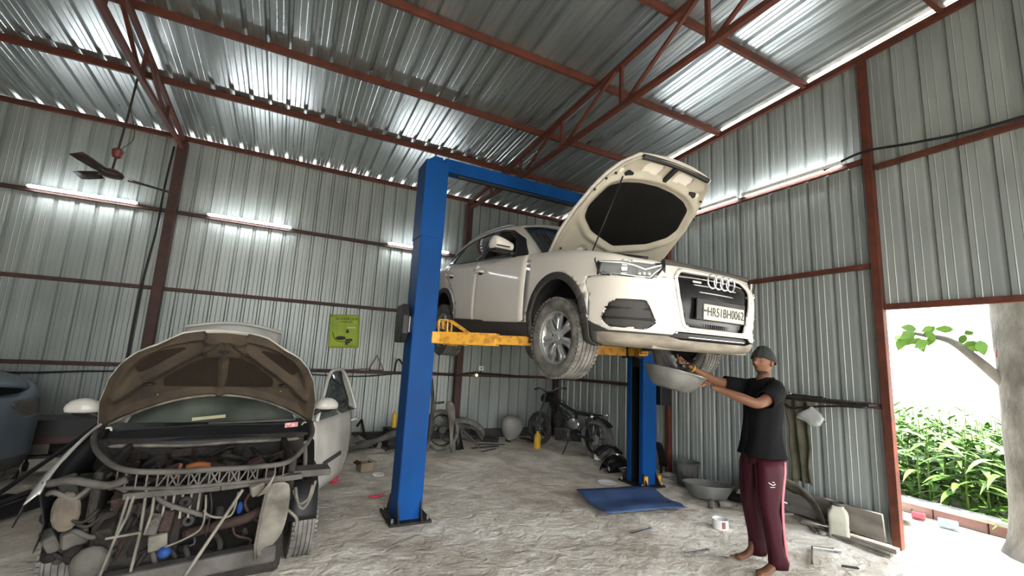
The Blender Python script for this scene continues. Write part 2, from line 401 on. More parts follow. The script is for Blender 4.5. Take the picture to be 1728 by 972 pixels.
class Shell:
    """a surface whose faces are cut exactly along outlines and handed out to parts"""
    def __init__(s, mb):
        s.bm = bmesh.new(); me = mb.mesh('t'); s.bm.from_mesh(me); bpy.data.meshes.remove(me)
        bmesh.ops.remove_doubles(s.bm, verts=s.bm.verts, dist=1e-4)
        bmesh.ops.recalc_face_normals(s.bm, faces=s.bm.faces)
        s.lay = s.bm.faces.layers.int.new('id'); s.ids = {0: 'rest'}
    def cut(s, name, poly, ax='xz', cond=lambda c: True, side=0, over=None):
        bm = s.bm; k = len(s.ids); s.ids[k] = name
        us = [p[0] for p in poly]; vs = [p[1] for p in poly]; e = .02
        def region():
            out = []
            for f in bm.faces:
                c = f.calc_center_median()
                if not cond(c) or (side and c.y*side < 0): continue
                q = [proj2(v.co, ax) for v in f.verts]
                if max(a for a, b in q) < min(us)-e or min(a for a, b in q) > max(us)+e or max(b for a, b in q) < min(vs)-e or min(b for a, b in q) > max(vs)+e: continue
                out.append((f, q))
            return out
        n = len(poly)
        for i in range(n):
            a, b = Vector(poly[i]), Vector(poly[(i+1) % n])
            if (b-a).length < 1e-6: continue
            lo = (min(a.x, b.x)-.004, min(a.y, b.y)-.004); hi = (max(a.x, b.x)+.004, max(a.y, b.y)+.004)
            fs = [f for f, q in region() if not (max(u for u, v in q) < lo[0] or min(u for u, v in q) > hi[0] or max(v for u, v in q) < lo[1] or min(v for u, v in q) > hi[1])]
            if not fs: continue
            d = (b-a).normalized(); nn = Vector((-d.y, d.x))
            sides = (side,) if side else (1,)
            if ax in AXV:
                U, V = AXV[ax]; no = Vector(U)*nn.x+Vector(V)*nn.y; co = Vector(U)*a.x+Vector(V)*a.y
                s.bis(fs, co, no)
            else:
                for sg in ((side,) if side else (-1, 1)):
                    g = [f for f in fs if f.calc_center_median().y*sg >= 0]
                    # w = sg*y - x
                    no = Vector((-nn.x, sg*nn.x, nn.y)); co = Vector((-a.x, 0, a.y))
                    s.bis(g, co, no)
        for f, q in region():
            c = f.calc_center_median()
            if over is not None and s.ids[f[s.lay]] not in over: continue
            if inpoly(*proj2(c, ax), poly): f[s.lay] = k
    def bis(s, fs, co, no):
        if not fs: return
        es = {e for f in fs for e in f.edges}; vs = {v for f in fs for v in f.verts}
        bmesh.ops.bisect_plane(s.bm, geom=list(fs)+list(es)+list(vs), dist=1e-5, plane_co=co, plane_no=no)
    def part(s, name, keys, m, parent, gap=.0, solid=.012, push=0.0, smooth='auto', flip=False, key_pair=False):
        keys = [keys] if isinstance(keys, str) else keys; ks = [k for k, v in s.ids.items() if v in keys]
        fs = [f for f in s.bm.faces if f[s.lay] in ks]
        if not fs: print('EMPTY PART', name, keys); return None
        b2 = s.bm.copy(); l2 = b2.faces.layers.int['id']
        bmesh.ops.delete(b2, geom=[f for f in b2.faces if f[l2] not in ks], context='FACES')
        if push:
            b2.normal_update()
            for v in b2.verts: v.co += v.normal*push
        if gap:
            bd = {}
            for v in b2.verts:
                if v.is_boundary:
                    d = Vector()
                    for e in v.link_edges:
                        if e.is_boundary:
                            f = e.link_faces[0]; m_ = (e.verts[0].co+e.verts[1].co)/2; t = (e.verts[1].co-e.verts[0].co)
                            if t.length < 1e-6: continue
                            t.normalize(); w = f.calc_center_median()-m_; w -= t*w.dot(t)
                            if w.length > 1e-7: d += w.normalized()
                    if d.length > 1e-6: bd[v] = d.normalized()*gap
            for v, d in bd.items(): v.co += d
        bmesh.ops.triangulate(b2, faces=[f for f in b2.faces if len(f.verts) > 4])
        me = bpy.data.meshes.new(name); b2.to_mesh(me); b2.free()
        o = link(name, me, m, parent, smooth=True)
        me.set_sharp_from_angle(angle=R(42))
        if solid:
            md = o.modifiers.new('thickness', 'SOLIDIFY'); md.thickness = solid; md.offset = -1
        if not key_pair: split_loose(o)
        return o
def loft_table(rows, ns, nt_):
    """rows: list (levels) of lists of control points; spline both ways -> dense rows of points"""
    A = [cr_spline(r, ns) for r in rows]; n = len(A[0]); cols = [cr_spline([A[j][i] for j in range(len(A))], nt_) for i in range(n)]
    return [[cols[i][j] for i in range(n)] for j in range(len(cols[0]))]
def mirror_mb(rows):
    mb = MB(); mb.grid(rows); mb.grid([[(p[0], -p[1], p[2]) for p in r] for r in rows], flip=True); return mb
def text_mesh(txt, size, depth=.002, align='CENTER'):
    c = bpy.data.curves.new('t', 'FONT'); c.body = txt; c.size = size; c.extrude = depth; c.align_x = align; c.align_y = 'CENTER'; c.resolution_u = 3
    o = bpy.data.objects.new('t', c); COL.objects.link(o); bpy.context.view_layer.update()
    me = bpy.data.meshes.new_from_object(o.evaluated_get(bpy.context.evaluated_depsgraph_get()))
    bpy.data.objects.remove(o); bpy.data.curves.remove(c); me.materials.clear(); return me

def make_wheel(parent, loc, side, rad=.345, width=.225, rim=.222, spokes=7, tm='rubber', rm='alloy', flatcap=True, name='wheel'):
    """wheel with its outer face toward side*y"""
    w = empty(name, loc); w.parent = parent; h = width/2; s = side
    pr = [(rim+.004, -h*.72), (rim+.012, -h*.86), (rim+.05, -h*1.02), (rad-.05, -h*1.03), (rad-.018, -h*.93), (rad-.004, -h*.8)]
    for g in (-.52, -.18, .18, .52): pr += [(rad, h*(g-.14)), (rad, h*(g-.045)), (rad-.011, h*(g-.035)), (rad-.011, h*(g+.035)), (rad, h*(g+.045)), (rad, h*(g+.14))]
    pr += [(rad-.004, h*.8), (rad-.018, h*.93), (rad-.05, h*1.03), (rim+.05, h*1.02), (rim+.012, h*.86), (rim+.004, h*.72)]
    mb = MB(); mb.lathe(pr, axis='y', n=56)
    for k in range(56):                                       # shoulder tread blocks
        a = 2*PI*k/56
        for q in (-1, 1):
            mb.box((math.cos(a)*(rad-.006), q*h*.86, math.sin(a)*(rad-.006)), (.018, h*.24, .024), Matrix.Rotation(-a, 3, 'Y'))
    mb.build('tyre', tm, w, smooth='auto')
    mb = MB(); mb.lathe([(rim+.006, -h*.74), (rim+.008, -h*.70), (rim-.012, -h*.62), (rim-.03, 0), (rim-.02, h*.5), (rim-.012, h*.64), (rim+.002, h*.70), (rim+.008, h*.78), (rim+.012, h*.74), (rim+.006, h*.68)] if s > 0 else
        [(rim+.006, h*.74), (rim+.008, h*.70), (rim-.012, h*.62), (rim-.03, 0), (rim-.02, -h*.5), (rim-.012, -h*.64), (rim+.002, -h*.70), (rim+.008, -h*.78), (rim+.012, -h*.74), (rim+.006, -h*.68)], axis='y', n=48)
    r = mb.build('rim', rm, w, smooth='auto')
    y1 = s*h*.60
    for k in range(spokes):
        a = 2*PI*k/spokes+PI/2
        ca, sa = math.cos(a), math.sin(a)
        def P(rr, t, y): return (ca*rr-sa*t, y, sa*rr+ca*t)
        L = [(.035, .024), (.09, .030), (.15, .038), (rim-.012, .052)]; ys = [y1-s*.012, y1, y1-s*.004, y1-s*.0]
        rows = []
        for (rr, t), y in zip(L, ys):
            rows.append([P(rr, -t, y-s*.03), P(rr, -t, y-s*.006), P(rr, -t*.55, y), P(rr, -t*.18, y-s*.001), P(rr, 0, y-s*.010), P(rr, t*.18, y-s*.001), P(rr, t*.55, y), P(rr, t, y-s*.006), P(rr, t, y-s*.03)])
        MB().grid(rows).build('spoke', rm, w, smooth='auto', solid=.004)
    mb = MB(); mb.lathe([(0, y1+s*.004), (.03, y1+s*.004), (.036, y1-s*.002), (.06, y1-s*.006), (.064, y1-s*.04), (0, y1-s*.04)], axis='y', n=24)
    for k in range(5):
        a = 2*PI*k/5; mb.tube([(math.cos(a)*.052, y1-s*.02, math.sin(a)*.052), (math.cos(a)*.052, y1+s*.004, math.sin(a)*.052)], .008, 6)
    mb.build('hub_cap', rm, w, smooth='auto')
    MB().lathe([(0, s*h*.1), (.15, s*h*.1), (.15, s*h*.0), (0, s*h*.0)], axis='y', n=28).build('brake_disc', 'dark_metal', w, smooth='auto')
    return w
# ================================================================= RAISED WHITE CAR
M['carwhite'] = mat('white_car_paint', (.56, .525, .475), .45, 0, var=.06, scale=2, bump=0, coat=.12, rvar=.05)
M['carinner'] = mat('cream_inner_bonnet', (.34, .31, .255), .5, 0, var=.12, scale=6, bump=.05)
M['cladding'] = mat('dark_grey_cladding', (.042, .039, .037), .7, 0, var=.3, scale=8, bump=.1, spec=.3)
M['apron'] = mat('dusty_lower_apron', (.27, .24, .19), .75, 0, scale=5, col2=(.13, .115, .095), bump=.15, stretch=(1, 1, 3))
M['carglass'] = mat('tinted_glass', (.035, .045, .045), .05, 0, var=.1, bump=0, rvar=.02, spec=.8, coat=.4)
M['alloy'] = mat('silver_alloy', (.52, .52, .51), .32, .75, var=.18, scale=12, bump=.04)
M['felt'] = mat('black_felt', (.005, .0045, .004), .95, bump=.6, scale=5, var=.4, spec=.12)
M['blackgloss'] = mat('gloss_black', (.006, .006, .007), .25, bump=0, var=.2, spec=.25)
M['clear'] = mat('lamp_glass', (.9, .92, .93), .03, 0, var=.02, bump=0, trans=.0, rvar=.01, alpha=.16, spec=.9)
M['plate'] = mat('number_plate', (.42, .41, .34), .45, var=.08, bump=0)
M['ink'] = mat('black_ink', (.02, .02, .02), .6, bump=0)
SUVC = [(.93, 0), (.915, .30), (.865, .54), (.745, .74), (.58, .85), (.30, .903), (0, .915), (-.5, .912), (-1.2, .916), (-1.9, .916), (-2.45, .915), (-2.9, .90), (-3.2, .83), (-3.38, .66), (-3.44, .35), (-3.455, 0)]
def suv_body():
    nose = [1, 1, 1, .85, .45, .1]+[0]*6+[.3, .8, 1, 1]
    top = [.865, .868, .880, .895, .925, .968, 1.0, 1.03, 1.05, 1.07, 1.09, 1.11, 1.12, 1.11, 1.10, 1.10]
    # z, nose shift, side inset
    lev = [(.215, -.16, .13), (.245, -.03, .05), (.33, .012, .022), (.43, .0, .004), (.58, .008, 0), (.72, .0, .0)]
    rows = []
    for z, dn, ins in lev:
        r = []
        for (x, y), w in zip(SUVC, nose):
            sg = 1 if x > -1 else -1
            yy = y*(1-ins/.9*(1 if abs(y) > .1 else 1)); r.append((x+sg*dn*w, yy, z+(.02 if sg < 0 and w else 0)))
        rows.append(r)
    for dz, dn, ins in ((-.085, -.025, .012), (-.025, -.06, .03), (0, -.09, .055), (.004, -.125, .10), (-.05, -.15, .13)):
        r = []
        for (x, y), w, t in zip(SUVC, nose, top):
            sg = 1 if x > -1 else -1
            r.append((x+sg*dn*w, y*(1-ins/.9), t+dz))
        rows.append(r)
    return mirror_mb([[(p.x, max(p.y, 0), p.z) for p in r] for r in loft_table(rows, 6, 4)])
def suv_cabin():
    belt = [(-.40, 0, 1.03), (-.45, .45, 1.03), (-.64, .755, 1.025), (-.82, .83, 1.035), (-1.4, .855, 1.055), (-2.0, .855, 1.075), (-2.6, .845, 1.09), (-3.0, .78, 1.10), (-3.22, .62, 1.10), (-3.33, 0, 1.10)]
    roof = [(-1.16, 0, 1.55), (-1.19, .34, 1.545), (-1.31, .55, 1.515), (-1.48, .60, 1.52), (-1.85, .62, 1.53), (-2.25, .61, 1.52), (-2.6, .59, 1.495), (-2.85, .56, 1.465), (-2.98, .42, 1.45), (-3.05, 0, 1.45)]
    rows = []
    for t, bulge in ((-.08, 0), (0, 0), (.35, .022), (.7, .026), (.93, .012), (1, 0)):
        r = []
        for a, b in zip(belt, roof):
            a, b = Vector(a), Vector(b); p = a.lerp(b, t); d = Vector((p.x+1.9, p.y, 0)); 
            if d.length > 0: p += d.normalized()*bulge
            r.append(p)
        rows.append(r)
    for k, zz in ((.8, .030), (.45, .058), (.0, .07)):
        rows.append([Vector((b[0]*(.93+.07*k)+(1-k)*(-.135), b[1]*k, b[2]+zz*(1-abs(b[0]+2.0)*.45))) for b in roof])
    return mirror_mb([[(p.x, max(p.y, 0), p.z) for p in r] for r in loft_table(rows, 5, 4)])
def build_suv():
    A = empty('raised_car', (2.918, 3.258, 1.54), (0, R(3.24), R(-86.72)), 'white car raised on the blue two-post lift with its bonnet open', 'car')
    S = Shell(suv_body()); F = lambda c: c.x > .3; SD = lambda c: abs(c.y) > .5
    arch = lambda cx, r: [(cx+r, .0)]+ell(cx, .36, r, r+.02, 26, 0, PI)+[(cx-r, .0)]
    low = [(1.2, 0), (1.2, .33), (.60, .33), (.45, .385), (.40, .40), (.30, .40), (-.3, .40), (-.46, .365), (-2.2, .385), (-2.9, .44), (-3.6, .42), (-3.6, 0)]
    S.cut('lower', low, 'xz')
    S.cut('apron', [(1.3, 0), (1.3, .318), (.50, .318), (.42, .0)], 'xz')
    for cx, nm in ((0, 'f'), (-2.603, 'r')):
        S.cut('ring', arch(cx, .425), 'xz', SD); S.cut('hole', arch(cx, .365), 'xz', SD)
    grille = rpoly([(-.39, .835), (.39, .835), (.47, .765), (.455, .62), (.385, .40), (.34, .375), (-.34, .375), (-.385, .40), (-.455, .62), (-.47, .765)], .03)
    gin = rpoly([(-.37, .817), (.37, .817), (.445, .755), (.43, .62), (.365, .415), (.33, .395), (-.33, .395), (-.365, .415), (-.43, .62), (-.445, .755)], .03)
    S.cut('gframe', grille, 'yz', F); S.cut('ghole', gin, 'yz', F)
    S.cut('lowgrille', rpoly([(-.44, .358), (.44, .358), (.50, .315), (.40, .296), (-.40, .296), (-.50, .315)], .01), 'yz', F)
    S.cut('lamp', rpoly([(.41, .862), (.06, .858), (-.31, .848), (-.30, .82), (-.20, .728), (-.05, .728), (.33, .752), (.37, .775)], .02), 'wz', F)
    S.cut('fog', rpoly([(.19, .565), (-.15, .565), (-.255, .405), (-.15, .35), (.25, .36), (.315, .41), (.27, .50)], .03), 'wz', F, over=('rest', 'lower'))
    doorf = [(-.50, .375), (-.50, .95), (-.56, 1.2), (-1.58, 1.2), (-1.58, .95), (-1.58, .375)]
    doorr = [(-1.60, .375), (-1.60, 1.2), (-2.62, 1.2), (-2.58, .98), (-2.40, .80), (-2.24, .70), (-2.18, .58), (-2.16, .38)]
    side = lambda c: abs(c.y) > .6 and c.z < 1.3
    S.cut('doorf', doorf, 'xz', side, over=('rest',)); S.cut('doorr', doorr, 'xz', side, over=('rest',))
    S.cut('hoodhole', [(.80, -.50), (.80, .50), (.70, .60), (.3, .735), (-.45, .765), (-.62, .7), (-.62, -.7), (-.45, -.765), (.3, -.735), (.70, -.60)], 'xy', lambda c: c.z > .83)
    fb = [(.42, 0), (.42, .60), (.38, .70), (.40, .745), (1.3, .745), (1.3, 0)]
    S.cut('bumper', fb, 'xz', lambda c: c.x > .25, over=('rest',))
    S.part('body_shell', 'rest', 'carwhite', A, gap=.0015)
    S.part('front_bumper', 'bumper', 'carwhite', A, gap=.0015)
    S.part('sill_cladding', 'lower', 'cladding', A); S.part('lower_apron', 'apron', 'apron', A, solid=.02)
    S.part('arch_cladding', 'ring', 'cladding', A, push=.010, solid=.03)
    for sg, nm in ((-1, ''), (1, '')):
        for key, hx in (('doorf', -1.50), ('doorr', -2.36)):
            T = Shell(MB()) if False else None
    S2 = {}
    for key in ('doorf', 'doorr'):
        d = S.part('door', key, 'carwhite', A, gap=.003, key_pair=True)
        # split the pair (left and right door) into two objects
        me = d.data; b = bmesh.new(); b.from_mesh(me); b2 = b.copy()
        bmesh.ops.delete(b, geom=[f for f in b.faces if f.calc_center_median().y > 0], context='FACES')
        bmesh.ops.delete(b2, geom=[f for f in b2.faces if f.calc_center_median().y < 0], context='FACES')
        b.to_mesh(me); m2 = bpy.data.meshes.new('door'); b2.to_mesh(m2); b.free(); b2.free()
        m2.materials.append(M['carwhite']); d2 = link('door', m2, None, A, smooth=True); md = d2.modifiers.new('thickness', 'SOLIDIFY'); md.thickness = .012; md.offset = -1
        for dd, s in ((d, -1), (d2, 1)):
            hx, hz = (-1.49, .93) if key == 'doorf' else (-2.37, .95)
            MB().tube(cr_spline([(hx-.10, s*.915, hz), (hx-.07, s*.955, hz+.006), (hx, s*.962, hz+.004), (hx+.07, s*.952, hz), (hx+.09, s*.915, hz-.004)], 4), .016, 8).build('door_handle', 'carwhite', dd, smooth=True)
            MB().ball((hx, s*.908, hz-.005), .07, 12, (1, .12, .45)).build('handle_recess', 'cladding', dd, smooth=True)
    # ---- grille
    g = MB()
    for z, y, d in ((.775, .43, .02), (.725, .43, .02), (.675, .425, .02), (.628, .42, .02)):
        g.tube(cr_spline([(.845, -y, z), (.90, -y*.5, z), (.915, 0, z), (.90, y*.5, z), (.845, y, z)], 5), .005, 6)
    S.part('grille_frame', 'gframe', 'carwhite', A, push=.008, solid=.02)
    gp = S.part('grille', 'ghole', 'blackgloss', A, push=-.022)
    split_loose(g.build('grille_slat', 'steel', gp, smooth=True))
    g = MB()
    for i in range(26): g.box((.905-.001*abs(i-12.5)**1.6*.6, (i-12.5)*.026, .42), (.02, .006, .03))
    split_loose(g.build('grille_fin', 'cladding', gp), 40)
    S.part('lower_grille', 'lowgrille', 'black', A, push=-.03)
    MB().bar((.925, -.34, .322), (.925, .34, .322), .005, .004).build('grille_strip', 'steel', A)
    fo = S.part('fog_vent', 'fog', 'cladding', A, push=-.012, solid=.01)
    for s in (-1, 1):
        m2 = MB()
        for z, a, b in ((.50, -.20, .27), (.425, -.245, .30)):
            p = []
            for k in range(7):
                w = a+(b-a)*k/6; x = (1.46-w)/2-.0; y = x+w; p.append((x+.002-.012*abs(k-3)/3, s*(y+.002-.012*abs(k-3)/3), z))
            m2.tube(p, .008, 6)
        split_loose(m2.build('vent_blade', 'black', fo, smooth=True))
    # ---- rings badge, plate
    bd = MB()
    for k in range(4):
        cy = (k-1.5)*.076; bd.tube([(.944, cy+.052*math.cos(t*PI/16), .765+.052*math.sin(t*PI/16)) for t in range(32)], .0065, 8, closed=True)
    split_loose(bd.build('ring_badge', 'chrome', A, smooth=True))
    MB().box((.915, -.255, .745), (.012, .085, .016), (0, 0, -.12)).build('small_badge', 'steel', A, bevel=.003)
    MB().box((.928, .03, .545), (.014, .60, .165)).build('plate_holder', 'black', A, bevel=.006)
    pl = MB().box((.938, .055, .528), (.010, .50, .118)).build('number_plate', 'plate', A, bevel=.004)
    me = text_mesh('HR51BH0062', .088, .0012); me.materials.append(M['ink'])
    t = link('plate_lettering', me, None, pl, loc=(.9445, .068, .528), rot=(R(90), 0, R(90))); t.scale = (.93, 1.12, 1)
    me = text_mesh('IND', .022, .001); me.materials.append(M['ink']); link('country_letters', me, None, pl, loc=(.9445, -.178, .535), rot=(R(90), 0, R(90)))
    MB().box((.930, .385, .50), (.014, .055, .07)).build('white_tag', 'white_plastic', A, bevel=.003)
    # ---- headlamps
    S.part('lamp_lens', 'lamp', 'clear', A, gap=.004, solid=0)
    for s in (-1, 1):
        def L(w, z, dep=.0):
            x = (1.43-w)/2; y = x+w; return (x-dep, s*(y-dep), z)
        hb = MB(); N = 14; rows = []
        for j in range(4):
            zt = j/3; rows.append([L(-.32+.70*k/N, .73+.125*zt+(.02*(k/N)*(1-zt)), .045-.02*abs(2*k/N-1)**2) for k in range(N+1)])
        hb.grid(rows); h = hb.build('headlamp', 'black', A, smooth=True, solid=.01)
        MB().lathe([(0, .0), (.036, .004), (.042, .018), (.046, .02), (.046, -.02), (0, -.02)], L(.10, .805, .028), n=20, m3=Matrix.Rotation(s*R(-50), 3, 'Z') @ Matrix.Rotation(R(90), 3, 'Y')).build('projector_lens', 'chrome', h, smooth='auto')
        MB().tube([L(.36, .85, .012), L(.12, .845, .012), L(.0, .83, .014), L(-.12, .80, .016), L(-.28, .835, .012)], .006, 6).build('lamp_strip', 'white_plastic', h, smooth=True)
        MB().tube([L(.32, .765, .012), L(.1, .757, .014), L(-.05, .745, .014), L(-.17, .74, .012), L(-.28, .82, .012)], .006, 6).build('lamp_strip', 'chrome', h, smooth=True)
        cc = MB()
        for w in (-.06, -.11, -.16): cc.ball(L(w, .768, .016), .016, 10)
        split_loose(cc.build('indicator_bulb', 'chrome', h, smooth=True))
        MB().tube([L(.40, .872, -.002), L(.41, .86, -.004), L(.36, .765, -.004), L(.33, .748, -.004), L(-.05, .724, -.002), L(-.21, .722, -.002), L(-.31, .825, -.002)], .005, 6).build('lamp_seal', 'black', h, smooth=True)
        wz = MB(); P = rpoly([(.06, .70), (-.06, .69), (-.08, .64), (.04, .655)], .015); pts = [L(w, z, -.012) for w, z in P]
        MB().tube(pts, .0022, 5, closed=True).build('washer_cover', 'carwhite', A, smooth=True)
        P = rpoly([(-.30, .50), (-.36, .50), (-.37, .44), (-.31, .43)], .015)
        MB().tube([L(w, z, -.006+.015) for w, z in P], .0022, 5, closed=True).build('towing_cover', 'carwhite', A, smooth=True)
    # ---- cabin
    C = Shell(suv_cabin())
    dlo = [(-.70, 1.055), (-.745, 1.10), (-.98, 1.30), (-1.26, 1.44), (-1.50, 1.485), (-1.9, 1.49), (-2.35, 1.455), (-2.72, 1.36), (-2.99, 1.21), (-2.96, 1.165), (-2.2, 1.105), (-1.4, 1.075)]
    sd = lambda c: abs(c.y) > .5 and c.z < 1.52 and c.x > -3.05
    C.cut('dlo', rpoly(dlo, .03), 'xz', sd)
    C.cut('winf', rpoly([(-.90, 1.10), (-1.08, 1.30), (-1.33, 1.435), (-1.55, 1.465), (-1.60, 1.10)], .02), 'xz', sd)
    C.cut('winr', rpoly([(-1.70, 1.105), (-1.68, 1.47), (-1.95, 1.47), (-2.40, 1.43), (-2.50, 1.40), (-2.58, 1.14)], .02), 'xz', sd)
    C.cut('winq', rpoly([(-2.62, 1.15), (-2.55, 1.385), (-2.75, 1.30), (-2.93, 1.19)], .015), 'xz', sd)
    C.cut('screen', rpoly([(-.66, 1.0), (.66, 1.0), (.54, 1.50), (.3, 1.525), (-.3, 1.525), (-.54, 1.50)], .03), 'yz', lambda c: c.x > -1.28 and abs(c.y) < .72)
    C.cut('backscreen', rpoly([(-.55, 1.14), (.55, 1.14), (.45, 1.42), (-.45, 1.42)], .04), 'yz', lambda c: c.x < -2.9)
    C.part('cabin_shell', 'rest', 'carwhite', A, solid=.02); C.part('window_surround', 'dlo', 'black', A, push=.002, solid=.02)
    C.part('windscreen', 'screen', 'carglass', A, push=-.002, solid=.005); C.part('rear_window', 'backscreen', 'carglass', A, solid=.005)
    C.part('side_window', ['winr'], 'carglass', A, push=-.006, solid=.004); C.part('quarter_window', 'winq', 'carglass', A, push=-.006, solid=.004)
    for s in (-1, 1):
        MB().tube(cr_spline([(-1.38, s*.575, 1.52), (-1.5, s*.585, 1.548), (-2.1, s*.59, 1.556), (-2.6, s*.565, 1.522), (-2.75, s*.555, 1.49)], 5), .012, 6).build('roof_rail', 'steel', A, smooth=True)
    # interior seen through the open front window
    for s in (-1, 1):
        st = MB(); st.box((-1.45, s*.38, .72), (.5, .48, .16)); st.box((-1.72, s*.38, 1.02), (.14, .46, .55), (0, .25, 0)); st.box((-1.80, s*.38, 1.36), (.09, .24, .17), (0, .2, 0))
        st.build('seat', 'cladding', A, bevel=.04)
    MB().box((-.95, 0, .92), (.42, 1.35, .22)).build('dashboard', 'black', A, bevel=.05)
    MB().tube([(-1.12+.05*math.cos(t*PI/12), .38+.18*math.sin(t*PI/12), 1.02+.17*math.cos(t*PI/12)) for t in range(24)], .014, 8, closed=True).build('steering_wheel', 'black', A, smooth=True)
    # mirrors
    for s in (-1, 1):
        rows = []
        for k in range(9):
            t = k/8; x = -.84+.0; yy = s*(.89+.235*t); w = math.sin(PI*min(1, .18+.82*t)*.5) * (1 if t < .8 else math.cos((t-.8)/.2*PI*.42))
            hz = .085*w+.02; dx = .075*w+.015; cz = 1.135+.006*k/8
            rows.append([(x+dx*math.cos(a)-.04*t, yy, cz+hz*math.sin(a)*(1 if math.sin(a) > 0 else .75)) for a in [2*PI*i/16 for i in range(17)]])
        mm = MB().grid(rows, flip=s < 0); mm.add(rows[-1][:-1], [tuple(range(16))]); mm.add(rows[0][:-1], [tuple(range(16))])
        mi = mm.build('wing_mirror', 'carwhite', A, smooth='auto', weld=True)
        MB().tube([(-.84, s*.84, 1.06), (-.84, s*.93, 1.085)], .03, 8).build('mirror_stem', 'black', mi, smooth=True)
        MB().box((-.805, s*1.04, 1.075), (.13, .20, .025), (0, .0, -s*.1)).build('mirror_base', 'black', mi, bevel=.01)
        MB().box((-.758, s*1.035, 1.118), (.012, .15, .010)).build('mirror_indicator', 'blackgloss', mi)
    # ---- bonnet (open, hinged at the scuttle)
    phi = R(40.5); H0 = Vector((-.46, 0, 1.05))
    def HP(sv, y, n=0):
        crown = .055*(1-(abs(y)/.75)**2)+.03*math.sin(PI*min(1, sv/1.3))-(.05*max(0, (sv-1.05)/.23)**2)
        a = sv; c = n+crown
        return (H0.x+a*math.cos(phi)-c*math.sin(phi), y, H0.z+a*math.sin(phi)+c*math.cos(phi))
    def hw(sv):  # half width along the bonnet
        T = [(0, .70), (.3, .735), (.6, .725), (.9, .68), (1.05, .635), (1.18, .56), (1.26, .47)]
        for (a, b), (c, d) in zip(T, T[1:]):
            if sv <= c: t = (sv-a)/(c-a); return b+(d-b)*t
        return .47
    def smax(y): return 1.285-.06*(abs(y)/.5)**2
    NS, NY = 22, 24
    def hsurf(n, w0=1.0, sA=0.0, sB=1.0):
        rows = []
        for i in range(NS+1):
            t = sA+(sB-sA)*i/NS; r = []
            for k in range(NY+1):
                yy = (2*k/NY-1); s0 = t*1.285; y = yy*hw(s0)*w0; r.append(HP(t*smax(y), y, n))
            rows.append(r)
        return rows
    B = empty('bonnet', (0, 0, 0)); B.parent = A
    top = hsurf(0); und = hsurf(-.016)
    mb = MB(); mb.grid(top); mb.grid(und, flip=True)
    edge = [top[0][k] for k in range(NY+1)]+[top[i][NY] for i in range(1, NS+1)]+[top[NS][k] for k in range(NY-1, -1, -1)]+[top[i][0] for i in range(NS-1, 0, -1)]
    edu = [und[0][k] for k in range(NY+1)]+[und[i][NY] for i in range(1, NS+1)]+[und[NS][k] for k in range(NY-1, -1, -1)]+[und[i][0] for i in range(NS-1, 0, -1)]
    mb.grid([edge+[edge[0]], edu+[edu[0]]]); mb.build('outer_skin', 'carwhite', B, smooth='auto', weld=True)
    # inner frame: raised ribs round the insulation, with recesses
    pad = rpoly([(.30, -.20), (.24, .0), (.30, .20), (.36, .38), (.50, .56), (.62, .60), (.86, .53), (.93, .40), (.97, .22), (.985, 0), (.97, -.22), (.93, -.40), (.86, -.53), (.62, -.60), (.50, -.56), (.36, -.38)], .04)
    NI, NJ = 64, 60; rows = []
    def pdist(s0, y):
        d = 9
        for (a, b), (c, e) in zip(pad, pad[1:]+pad[:1]):
            u = Vector((c-a, e-b)); w = Vector((s0-a, y-b)); t = max(0, min(1, w.dot(u)/max(u.length_squared, 1e-9))); d = min(d, (w-u*t).length)
        return d if not inpoly(s0, y, pad) else -d
    for i in range(NI+1):
        t = .03+.95*i/NI; r = []
        for k in range(NJ+1):
            yy = 2*k/NJ-1; s0 = t*1.285; y = yy*(hw(s0)-.022); s0 = t*smax(y); d = pdist(s0, y); n = -.030
            n -= .034*max(0, 1-abs(d-.060)/.045)          # bead round the pad
            if d < 0: n = -.022
            ed = min(hw(t*1.285)-abs(y), smax(y)-s0+.0, s0+.03)
            n -= .020*max(0, 1-abs(ed-.035)/.022)
            if s0 > 1.05:
                for cy in (-.2, .2):
                    if abs(abs(y)-.2) < .1 and 1.08 < s0 < 1.18: n += .016
            for (cs, cy, rr) in ((1.03, .50, .055), (.10, .35, .09), (.10, -.35, .09), (1.03, -.50, .055)):
                q = math.hypot(s0-cs, abs(y)*(1 if y*cy > 0 else -1)-abs(cy)) if y*cy > 0 else 9
                if q < rr: n += .026*(1-q/rr)
            r.append(HP(s0, y, n))
        rows.append(r)
    MB().grid(rows, flip=True).build('inner_frame', 'carinner', B, smooth=True)
    pr = []
    mb = MB(); c0 = HP(.64, 0, -.037); ring = [HP(a, b, -.034) for a, b in pad]; ring2 = [HP(.64+(a-.64)*.93, b*.93, -.046) for a, b in pad]; ring3 = [HP(.64+(a-.64)*.5, b*.5, -.040) for a, b in pad]
    L = len(pad); mb.grid([ring+[ring[0]], ring2+[ring2[0]], ring3+[ring3[0]], [c0]*(L+1)]); mb.build('insulation_pad', 'felt', B, smooth=True, weld=True)
    def strip(pts, w, nme, m, n=-.045, th=.012):
        rr = []
        P = [Vector(p) for p in pts]
        mb = MB(); mb.tube([HP(p.x, p.y, n) for p in P], w/2, 6); return mb.build(nme, m, B, smooth='auto')
    strip([(1.235-.02*(y/.45)**2, y) for y in [-.43, -.3, -.15, 0, .15, .3, .43]], .05, 'front_seal', 'black', -.030)
    mb = MB(); mb.prism([(1.03, -.022), (1.22, -.026), (1.22, .026), (1.03, .022)], -.010, .012, 'z'); me_pts = [HP(u, v, -.042+w) for u, v, w in mb.v]; mb.v = me_pts; mb.build('latch_plate', 'black', B)
